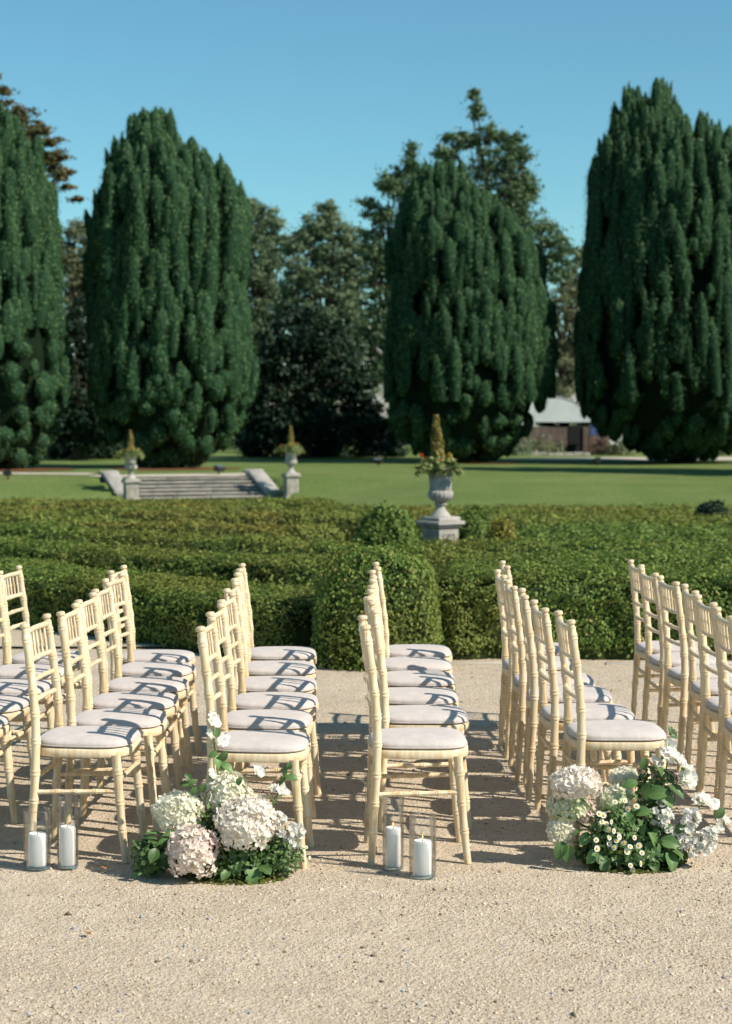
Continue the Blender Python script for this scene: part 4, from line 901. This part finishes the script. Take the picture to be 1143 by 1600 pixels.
M['fleaf'] = leaf_mat('arrangement_leaves', [(0, (0.055,0.11,0.035)), (0.5, (0.10,0.185,0.055)), (1, (0.17,0.26,0.085))], 0.25, 0.45, 0.4)
M['moss'] = leaf_mat('moss', [(0, (0.05,0.065,0.015)), (0.5, (0.10,0.12,0.025)), (1, (0.17,0.17,0.05))], 0.1, 0.9, 0.1)
M['stem'] = plain('green_stem', (0.13,0.21,0.06), 0.6, 0.2, 20)
def petal(L, W, nu=4, nv=3, cup=0.15, ruf=0.0, ph=0.0, tip=0.85, droop=0.0):
    V = []; F = []
    for i in range(nu):
        u = i/(nu-1); w = W*0.5*math.sin(math.pi*(0.10+tip*u))**0.8
        for j in range(nv):
            v = -1+2*j/(nv-1); V.append((u*L, v*w, cup*L*(v*v*0.6+u*u)*0.8-droop*L*u*u*u+ruf*L*u*math.sin(3.4*v+ph)))
    for i in range(nu-1):
        for j in range(nv-1): F.append((i*nv+j, (i+1)*nv+j, (i+1)*nv+j+1, i*nv+j+1))
    return np.array(V), np.array(F)
def ring_of(pets, tilt):
    """petals set round an axis; pets: list of (V, F, angle)"""
    VV = []; FF = []; b = 0
    for (V, F, a) in pets:
        ct, stl = math.cos(tilt), math.sin(tilt); x = V[:, 0]*ct-V[:, 2]*stl; z = V[:, 0]*stl+V[:, 2]*ct; ca, sa = math.cos(a), math.sin(a)
        VV.append(np.c_[x*ca-V[:, 1]*sa, x*sa+V[:, 1]*ca, z]); FF.append(F+b); b += len(V)
    return np.concatenate(VV), np.concatenate(FF)
def frames(N, rg):
    N = norm(N); T = rg.normal(0, 1, N.shape); T = norm(T-N*np.sum(T*N, 1, keepdims=True)); return np.stack([T, np.cross(N, T), N], axis=2)
def place(tv, tf, P, N, sc, rg):
    A = frames(N, rg); V = np.einsum('nij,kj->nki', A, tv)*np.asarray(sc).reshape(-1, 1, 1)+P[:, None, :]
    F = tf[None]+(np.arange(len(P))*len(tv))[:, None, None]; return V.reshape(-1, 3), F.reshape(-1, 4)
FLORET = ring_of([(*petal(0.0135, 0.0135, 4, 3, 0.22, 0.10, k), k*math.pi/2) for k in range(4)], 0.25)
fr = np.random.default_rng(77)
def local(root, px, py, Y): p = at_y(px, py, Y); return p-Vector(root.location)
def hydrangea(root, px, py, Y, rx, ry, mat, n=170, lab=None):
    n = int(n*1.9)
    c = local(root, px, py, Y); a, b = 0.92*rx*Y/FPX, 0.92*ry*Y/FPX
    i = np.arange(n)+0.5; z = 1-1.75*i/n; ph = i*2.39996; rr = np.sqrt(np.maximum(1-z*z, 0)); D = np.c_[rr*np.cos(ph), rr*np.sin(ph), z]+fr.normal(0, 0.05, (n, 3))
    D = norm(D); lum = 1+0.11*np.sin(D[:, 0]*4+px)*np.cos(D[:, 2]*3+py)+0.07*np.sin(D[:, 1]*6+py+D[:, 2]*5)+fr.uniform(-0.10, 0.05, n)
    P = D*np.array([a, a*0.92, b])*lum[:, None]; N = norm(D+fr.normal(0, 0.32, (n, 3)))
    V, F = place(*FLORET, P, N, fr.uniform(0.7, 1.35, n), fr)
    o = link_mesh('hydrangea_bloom', np_mesh('hydrangea_bloom', V, F, True), M[mat], root); o.location = c
    if lab: o['label'] = lab
    m = MB(); V = norm(np.array([[x, y, z] for x in (-1, -.5, 0, .5, 1) for y in (-1, 0, 1) for z in (-1, 0, 1) if abs(x)+abs(y)+abs(z) > 0], float))
    sg = 14; m.lathe([(max(0.02, math.cos(t))*a*0.70, math.sin(t)*b*0.70) for t in np.linspace(-1.5, 1.5, 9)], sg); st_ = m.build('bloom_heart', M['hyd_white'], o)
    m = MB(); d = Vector((0, 0.02, 0.05))-c; m.tube([(0, 0, -b*0.6), d*0.5+Vector((0, 0, -0.02)), d], [0.004, 0.004, 0.004], 6); m.build('stem', M['stem'], o)
    return o
def ruffled(seed, s=1.0):
    r_ = random.Random(seed); return ring_of([(*petal(0.032*s*r_.uniform(0.8, 1.15), 0.038*s, 5, 5, r_.uniform(0.0, 0.3), 0.22, r_.uniform(0, 6), 0.78, r_.uniform(0, 0.3)), k*2*math.pi/5+r_.uniform(-0.3, 0.3)) for k in range(5)]+
        [(*petal(0.020*s, 0.022*s, 4, 4, 0.5, 0.2, r_.uniform(0, 6), 0.78), k*2.1+0.5) for k in range(3)], 0.45)
RUF = [ruffled(k) for k in range(4)]
def pea(root, px, py, Y, sc, seed, n=(0.1, -0.8, 0.5)):
    V, F = RUF[seed % 4]; P, Q = place(V, F, np.zeros((1, 3)), np.array([n])+fr.normal(0, 0.25, (1, 3)), [sc], fr)
    o = link_mesh('white_bloom', np_mesh('white_bloom', P, Q, True), M['white_petal'], root); o.location = local(root, px, py, Y)
    m = MB(); m.lathe([(0.001, -0.012), (0.005*sc, -0.008), (0.006*sc, 0.0), (0.003*sc, 0.004)], 8); m.build('calyx', M['stem'], o)
    return o
SMALL = ring_of([(*petal(0.014, 0.015, 4, 4, 0.25, 0.2, k*1.7, 0.8), k*2*math.pi/5) for k in range(5)]+[(*petal(0.008, 0.01, 3, 3, 0.5, 0.1, k), k*2.1) for k in range(3)], 0.4)
def stock(root, px, py, Y, rx, ry, n=26):
    c = local(root, px, py, Y); a, b = rx*Y/FPX, ry*Y/FPX; D = norm(fr.normal(0, 1, (n, 3))+np.array([0.1, -0.5, 0.3])); P = D*np.array([a, a, b])*fr.uniform(0.6, 1.05, (n, 1))
    V, F = place(*SMALL, P, norm(D+fr.normal(0, 0.3, (n, 3))), fr.uniform(0.85, 1.25, n), fr); o = link_mesh('stock_cluster', np_mesh('stock_cluster', V, F, True), M['white_petal'], root); o.location = c
    m = MB(); m.tube([(0, 0, b*0.6), Vector((0, 0.02, -b)), Vector((-c.x*0.6, 0.05-c.y*0.6, -c.z*0.75))], [0.003, 0.004, 0.004], 6); m.build('stem', M['stem'], o); return o
DV, DF = ring_of([(*petal(0.0125, 0.0062, 3, 3, 0.05, 0, 0, 0.75), k*2*math.pi/17+0.04*(k % 3)) for k in range(17)], 0.12)
daisy_me = np_mesh('daisy', DV, DF, True); daisy_me.materials.append(M['white_petal'])
m = MB(); m.lathe([(0.0056, 0.0), (0.0058, 0.0022), (0.0045, 0.0042), (0.002, 0.0052), (0.0003, 0.0054)], 12); dctr_me = m.mesh('daisy_centre'); dctr_me.materials.append(M['daisy_yellow'])
def daisy(root, px, py, Y, sc=1.0):
    o = bpy.data.objects.new('daisy', daisy_me); col.objects.link(o); o.parent = root; o.location = local(root, px, py, Y)
    n = Vector((0.1+fr.normal(0, 0.42), -0.75, 0.5+fr.normal(0, 0.35))).normalized(); o.rotation_euler = n.to_track_quat('Z', 'Y').to_euler(); o.scale = (sc, sc, sc)
    c = bpy.data.objects.new('daisy_centre', dctr_me); col.objects.link(c); c.parent = o
    return o
def leaf_mesh(kind):
    V = []; F = []; n = 9
    for i in range(n):
        u = i/(n-1)
        if kind == 'ovate': w = 0.36*math.sin(math.pi*min(1, 0.06+u*0.94))**0.75*(1.15-0.35*u)
        elif kind == 'lobed': w = 0.42*math.sin(math.pi*(0.05+0.92*u))**0.6*(1+0.28*math.cos(u*15))
        else: w = 0.15*math.sin(math.pi*(0.05+0.93*u))
        z = 0.10*math.sin(u*2.6)-0.12*u*u
        V += [(u, -w, z+0.35*w), (u, -w*0.5, z+0.13*w+0.01), (u, 0, z), (u, w*0.5, z+0.13*w+0.01), (u, w, z+0.35*w)]
    for i in range(n-1):
        for j in range(4): F.append((i*5+j, (i+1)*5+j, (i+1)*5+j+1, i*5+j+1))
    me = np_mesh('leaf_'+kind, V, F, True); return me
def fl_mat(name, c, vein):
    m, nt, b = new_mat(name); oi = nt.nodes.new('ShaderNodeObjectInfo'); r = ramp(nt, [(0, tuple(x*0.65 for x in c)), (1, tuple(x*1.35 for x in c))]); nt.links.new(oi.outputs['Random'], r.inputs[0])
    tc = nt.nodes.new('ShaderNodeTexCoord'); sx = nt.nodes.new('ShaderNodeSeparateXYZ'); nt.links.new(tc.outputs['Object'], sx.inputs[0]); ab = nt.nodes.new('ShaderNodeMath'); ab.operation = 'ABSOLUTE'; nt.links.new(sx.outputs[1], ab.inputs[0])
    rr = ramp(nt, [(0.0, (1,1,1)), (0.035, (0,0,0))]); nt.links.new(ab.outputs[0], rr.inputs[0]); c2 = mixc(nt, r.outputs[0], vein, mul(nt, rr.outputs[0], 0.6))
    nt.links.new(c2, b.inputs['Base Color']); b.inputs['Roughness'].default_value = 0.45; b.inputs['Specular IOR Level'].default_value = 0.4
    t = nt.nodes.new('ShaderNodeBsdfTranslucent'); nt.links.new(c2, t.inputs[0]); mx = nt.nodes.new('ShaderNodeMixShader'); mx.inputs[0].default_value = 0.25
    nt.links.new(b.outputs[0], mx.inputs[1]); nt.links.new(t.outputs[0], mx.inputs[2]); nt.links.new(mx.outputs[0], nt.nodes['Material Output'].inputs[0]); return m
M['broadleaf'] = fl_mat('broad_leaves', (0.105,0.195,0.06), (0.20,0.29,0.11))
LEAF = {k: leaf_mesh(k) for k in ('ovate', 'lobed', 'slim')}
for me in LEAF.values(): me.materials.append(M['broadleaf'])
def leaf(root, px, py, Y, size, dirv, kind='ovate', face=(0.1, -0.6, 0.7), name='leaf'):
    o = bpy.data.objects.new(name, LEAF[kind]); col.objects.link(o); o.parent = root
    d = Vector(dirv).normalized(); f = Vector(face)+Vector((fr.normal(0, 0.25), fr.normal(0, 0.25), fr.normal(0, 0.2))); f = (f-d*f.dot(d)).normalized(); y = f.cross(d)
    R3 = Matrix((d, y, f)).transposed(); o.rotation_euler = R3.to_euler(); o.scale = (size, size, size); o.location = local(root, px, py, Y)-d*size*0.5
    return o
def greens(root, px, py, Y, rx, ry, rd, n, mat, lsz, name, up=0.4):
    c = local(root, px, py, Y); a, b = rx*Y/FPX, ry*Y/FPX; q = norm(fr.normal(0, 1, (n, 3))); P = q*np.array([a, rd, b])*(fr.random((n, 1))**0.4)+np.array(c)
    P[:, 2] = np.maximum(P[:, 2], 0.004); L = lsz*fr.uniform(0.6, 1.3, n)
    o = cards_object(name, P, norm(q+np.array([0, -0.2, 0.5])), L, L*0.5, M[mat], root, jitter=0.5, up=up, rg=fr); tag(o, kind='stuff'); return o
def mound(root, rx, ry, h, seed):
    m = MB(); m.lathe([(1, -0.01), (0.98, 0.2*h), (0.85, 0.55*h), (0.6, 0.85*h), (0.25, h), (0.01, h*1.02)], 24, lambda a, k: 1+0.1*math.sin(3*a+k+seed)+0.06*math.sin(7*a-k)); 
    o = m.build('moss_base', M['soil'], root); o.scale = (rx, ry, 1)
    n = 2600; t = fr.random(n); a = fr.uniform(0, 6.283, n); rr = np.interp(t, [0, 0.5, 0.8, 1], [1.04, 0.98, 0.66, 0.2])*(1+0.1*np.sin(3*a+seed)); zz_ = np.interp(t, [0, 0.5, 0.8, 1], [0, 0.55, 0.9, 1.05])*h
    P = np.c_[rr*rx*np.cos(a), rr*ry*np.sin(a), zz_+0.004]; N = norm(np.c_[np.cos(a), np.sin(a), 0.6+0*a]); P = P+N*fr.uniform(-0.005, 0.02, n)[:, None]; L = fr.uniform(0.012, 0.03, n)
    tag(cards_object('moss', P, N, L, L*0.5, M['moss'], root, jitter=0.6, up=0.8, rg=fr), kind='stuff')
    n = 420; t = fr.random(n)*0.8; a = fr.uniform(3.3, 6.1, n); rr = np.interp(t, [0, 0.5, 0.8], [1.06, 1.0, 0.7]); P = np.c_[rr*rx*np.cos(a), rr*ry*np.sin(a), np.interp(t, [0, 0.5, 0.8], [0.02, 0.55*h, 0.95*h])]; N = norm(np.c_[np.cos(a), np.sin(a), 0.5+0*a]); P = P+N*fr.uniform(0.0, 0.035, n)[:, None]
    L = fr.uniform(0.025, 0.05, n); tag(cards_object('trailing_foliage', P, N, L, L*0.5, M['fleaf'], root, jitter=0.5, up=0.3, rg=fr), kind='stuff'); return o

# left arrangement: hydrangeas
FY = 6.90
b0 = on_plane(352, 1372, 0); FA = empty('flower_arrangement', (b0.x, FY, 0)); tag(FA, 'ground arrangement of cream and pink hydrangeas with a tall white-flowered stem', 'flowers')
mound(FA, 0.19, 0.12, 0.12, 1)
hydrangea(FA, 278, 1271, FY-0.02, 38, 33, 'hyd_white'); hydrangea(FA, 356, 1240, FY+0.06, 41, 34, 'hyd_white', lab='pale cream-green hydrangea bloom at the top')
hydrangea(FA, 385, 1289, FY-0.10, 49, 45, 'hyd_blush', 230, 'largest blush-white hydrangea bloom'); hydrangea(FA, 303, 1332, FY-0.13, 43, 45, 'hyd_pink', 200, 'dusky pink hydrangea bloom low at the front')
for (x, y, rx, ry) in ((446, 1298, 17, 14), (434, 1278, 11, 11), (455, 1318, 12, 14), (468, 1300, 8, 8)): stock(FA, x, y, FY-0.06, rx, ry, 18)
for k, (x, y, sc) in enumerate(((331, 1125, 1.15), (326, 1147, 0.8), (344, 1157, 1.1), (339, 1150, 0.8), (331, 1212, 0.95), (402, 1207, 1.0), (440, 1236, 1.05), (425, 1232, 0.7))): pea(FA, x, y, FY+0.05, sc, k, (0.6, -0.5, 0.4))
tall = MB(); tall.tube([local(FA, 350, 1290, FY+0.06), local(FA, 342, 1215, FY+0.06), local(FA, 335, 1160, FY+0.06), local(FA, 333, 1128, FY+0.05)], [0.0035, 0.003, 0.0025, 0.002], 6); tall.build('tall_stem', M['stem'], FA)
tall = MB(); tall.tube([local(FA, 415, 1280, FY+0.06), local(FA, 430, 1250, FY+0.06), local(FA, 450, 1205, FY+0.06)], [0.0035, 0.003, 0.002], 6); tall.build('side_stem', M['stem'], FA)
tall = MB(); tall.tube([local(FA, 310, 1265, FY+0.08), local(FA, 300, 1240, FY+0.08), local(FA, 294, 1215, FY+0.08)], [0.003, 0.0025, 0.002], 6); tall.build('side_stem', M['stem'], FA)
for (x, y, sz, dv, kd) in ((343, 1192, 0.062, (0.2, -0.2, -0.7), 'ovate'), (355, 1201, 0.055, (0.6, -0.2, -0.5), 'ovate'), (338, 1145, 0.04, (-0.2, -0.2, 0.8), 'ovate'), (350, 1180, 0.045, (0.5, 0, 0.6), 'ovate'), (333, 1180, 0.04, (-0.6, 0, -0.2), 'ovate'),
        (448, 1205, 0.045, (0.3, 0, 0.9), 'lobed'), (456, 1216, 0.045, (0.9, 0, -0.1), 'lobed'), (443, 1222, 0.045, (-0.5, 0, -0.5), 'lobed'), (452, 1196, 0.032, (0.1, 0, 1), 'ovate'), (430, 1254, 0.05, (0.4, 0, 0.8), 'slim'),
        (294, 1214, 0.032, (-0.5, 0, 0.6), 'lobed'), (300, 1224, 0.035, (0.5, 0, 0.5), 'lobed'), (288, 1226, 0.032, (-0.9, 0, 0), 'lobed'), (305, 1236, 0.04, (0.6, 0, 0.6), 'ovate'), (318, 1230, 0.04, (0.3, 0, 0.7), 'ovate'), (375, 1220, 0.035, (0.4, 0, 0.7), 'ovate'),
        (398, 1370, 0.070, (-0.3, -0.4, -0.5), 'lobed'), (414, 1360, 0.055, (0.5, -0.3, -0.2), 'lobed'), (240, 1338, 0.06, (-0.3, -0.4, -0.7), 'ovate'), (226, 1320, 0.055, (-0.8, 0, 0.3), 'ovate'), (375, 1355, 0.05, (0, -0.5, -0.6), 'ovate'), (352, 1368, 0.05, (-0.4, -0.5, -0.5), 'ovate')):
    leaf(FA, x, y, FY-0.04 if y < 1330 else FY-0.16, sz, dv, kd)
for k in range(26):
    x = 205+fr.random()*62; y = 1300+fr.random()*66+max(0, (230-x)*0.35); leaf(FA, x, y, FY-0.05+fr.uniform(-0.08, 0.08), fr.uniform(0.05, 0.085), (-0.8+fr.normal(0, 0.35), fr.normal(-0.1, 0.3), fr.normal(-0.1, 0.4)), 'slim')
greens(FA, 236, 1338, FY-0.04, 30, 34, 0.09, 420, 'fleaf', 0.030, 'left_foliage', 0.2); greens(FA, 438, 1335, FY-0.05, 40, 32, 0.10, 900, 'fleaf', 0.020, 'feathery_foliage', 1.0)
greens(FA, 370, 1378, FY-0.10, 78, 16, 0.10, 1500, 'moss', 0.016, 'moss_tufts', 0.6); greens(FA, 355, 1345, FY-0.03, 80, 40, 0.09, 700, 'fleaf', 0.032, 'inner_foliage'); greens(FA, 330, 1285, FY+0.03, 60, 50, 0.09, 350, 'fleaf', 0.035, 'inner_foliage')
for (x, y) in ((479, 1324), (474, 1336), (484, 1340), (466, 1345), (470, 1330)): daisy(FA, x, y, FY-0.04, 0.55)

# right arrangement: daisies, stocks and white blooms
GY = 7.05
b1 = on_plane(985, 1352, 0); GA = empty('flower_arrangement', (b1.x, GY, 0)); tag(GA, 'ground arrangement of daisies, white stocks and pale hydrangeas with broad leaves', 'flowers')
mound(GA, 0.18, 0.12, 0.12, 2)
hydrangea(GA, 899, 1224, GY-0.06, 41, 26, 'hyd_blush', 170, 'blush hydrangea bloom at the top left'); hydrangea(GA, 886, 1262, GY-0.02, 30, 26, 'hyd_green', 130); hydrangea(GA, 874, 1298, GY-0.03, 19, 26, 'hyd_white', 110)
hydrangea(GA, 915, 1270, GY+0.0, 18, 18, 'hyd_pink', 70); hydrangea(GA, 974, 1216, GY+0.08, 22, 15, 'hyd_white', 90); hydrangea(GA, 958, 1250, GY+0.02, 27, 22, 'hyd_green', 120)
for k, (x, y, sc) in enumerate(((1034, 1182, 1.3), (1043, 1164, 1.2), (1022, 1195, 1.1), (1056, 1186, 1.15), (1066, 1200, 1.35), (1075, 1218, 1.35), (1062, 1218, 1.0), (1098, 1252, 1.25), (1110, 1258, 1.1), (1088, 1250, 1.0), (1120, 1287, 0.95), (1131, 1282, 0.8), (1028, 1252, 0.6))): pea(GA, x, y, GY-0.02, sc, k, (0.65, -0.5, 0.4))
for (x, y, rx, ry, n) in ((1033, 1276, 17, 14, 30), (1038, 1298, 14, 12, 24), (1078, 1280, 17, 15, 30), (1070, 1306, 18, 16, 34), (1094, 1318, 20, 17, 38), (1076, 1328, 16, 11, 24), (1108, 1306, 12, 12, 20)): stock(GA, x, y, GY-0.07, rx, ry, n)
for (x, y) in ((475,487),(550,525),(598,512),(408,562),(452,600),(466,652),(367,703),(440,690),(441,727),(485,710),(497,685),(525,718),(560,742),(543,770),(585,690),(612,736),(628,778),(371,752),(472,747),(619,838),(563,848),(575,872),(537,928),(440,645),(530,480),(385,555),(400,600),(425,610)):
    daisy(GA, 830+x/3.652, 1120+y/3.652, GY-0.15-0.05*(y-480)/450+fr.uniform(-0.015, 0.015), fr.uniform(0.72, 1.0))
for (x, y, sz, dv, kd) in ((550,600,.075,(0.1,-0.3,-0.8),'ovate'),(600,565,.06,(0.3,-0.2,0.7),'ovate'),(725,440,.085,(0.9,-0.2,0.1),'ovate'),(825,430,.075,(0.6,-0.2,-0.5),'ovate'),(640,550,.07,(0.8,-0.2,0.1),'ovate'),(790,830,.08,(0.2,-0.4,-0.8),'ovate'),(680,770,.07,(0.5,-0.4,-0.4),'ovate'),
        (790,720,.075,(0.8,-0.2,-0.2),'ovate'),(165,770,.075,(-0.4,-0.3,-0.8),'ovate'),(205,785,.07,(-0.1,-0.3,-0.9),'ovate'),(630,660,.08,(0.2,-0.3,0.8),'ovate'),(410,835,.065,(0.1,-0.4,-0.8),'lobed'),(640,265,.05,(0.2,0,0.9),'ovate'),(1075,545,.05,(0.5,0,0.7),'ovate'),(790,80,.035,(-0.3,0,0.8),'lobed'),(805,105,.035,(0.6,0,-0.3),'lobed'),
        (725,310,.055,(-0.3,-0.2,0.6),'ovate'),(770,480,.06,(-0.6,-0.2,0.3),'ovate'),(690,700,.075,(-0.3,-0.3,0.6),'ovate'),(560,390,.06,(-0.7,0,-0.2),'ovate'),(340,800,.065,(-0.5,-0.3,-0.6),'ovate'),(640,900,.05,(0.3,-0.4,-0.4),'lobed'),(830,790,.06,(0.6,-0.3,-0.4),'ovate'),(660,420,.07,(0.2,-0.2,0.8),'ovate'),(760,640,.07,(0.6,-0.2,0.4),'ovate'),(520,660,.06,(-0.4,-0.3,0.4),'ovate'),
        (300,700,.06,(-0.5,-0.2,-0.5),'ovate'),(850,640,.05,(0.6,0,0.4),'ovate'),(480,800,.05,(-0.2,-0.4,-0.6),'lobed'),(700,850,.06,(0.2,-0.4,-0.5),'ovate'),(260,660,.05,(-0.7,0,-0.3),'slim'),(590,460,.05,(-0.3,-0.2,0.8),'slim')):
    leaf(GA, 830+x/3.652, 1120+y/3.652, GY-0.05-0.10*max(0, (y-450)/450), sz, dv, kd)
for (p0, p1, p2) in (((1010, 1300), (1022, 1240), (1034, 1180)), ((1020, 1300), (1045, 1250), (1066, 1200)), ((1030, 1310), (1070, 1280), (1100, 1254)), ((1020, 1290), (1040, 1200), (1050, 1148)), ((985, 1300), (975, 1260), (972, 1222)), ((940, 1310), (918, 1275), (905, 1240))):
    t_ = MB(); t_.tube([local(GA, *p0, GY), local(GA, *p1, GY), local(GA, *p2, GY)], [0.0035, 0.003, 0.002], 6); t_.build('stem', M['stem'], GA)
greens(GA, 985, 1310, GY-0.03, 62, 50, 0.10, 1300, 'fleaf', 0.036, 'inner_foliage'); greens(GA, 1025, 1240, GY+0.02, 34, 46, 0.06, 380, 'fleaf', 0.034, 'inner_foliage'); greens(GA, 950, 1300, GY-0.10, 34, 44, 0.05, 700, 'fleaf', 0.022, 'daisy_foliage', 0.8)
greens(GA, 985, 1362, GY-0.10, 72, 12, 0.08, 1200, 'moss', 0.016, 'moss_tufts', 0.6)

# a few fallen leaves on the gravel
M['dry'] = plain('dry_leaf', (0.30,0.15,0.06), 0.8, 0.3, 20)
dl_me = leaf_mesh('ovate'); dl_me.materials.append(M['dry'])
for (x, y, sz, lab) in ((165, 1363, 0.05, 'curled brown leaf on the gravel between the left candles and the hydrangeas'), (137, 1466, 0.03, 'tiny brown leaf on the open gravel at lower left'), (905, 1010, 0.07, 'brown leaf lying at the foot of the front right hedge')):
    p = on_plane(x, y, 0); o = bpy.data.objects.new('fallen_leaf', dl_me); col.objects.link(o); o.location = (p.x, p.y, 0.012); o.scale = (sz, sz, sz); o.rotation_euler = (0.2, -0.1, x*0.7); tag(o, lab, 'leaf', 'fallen leaves')
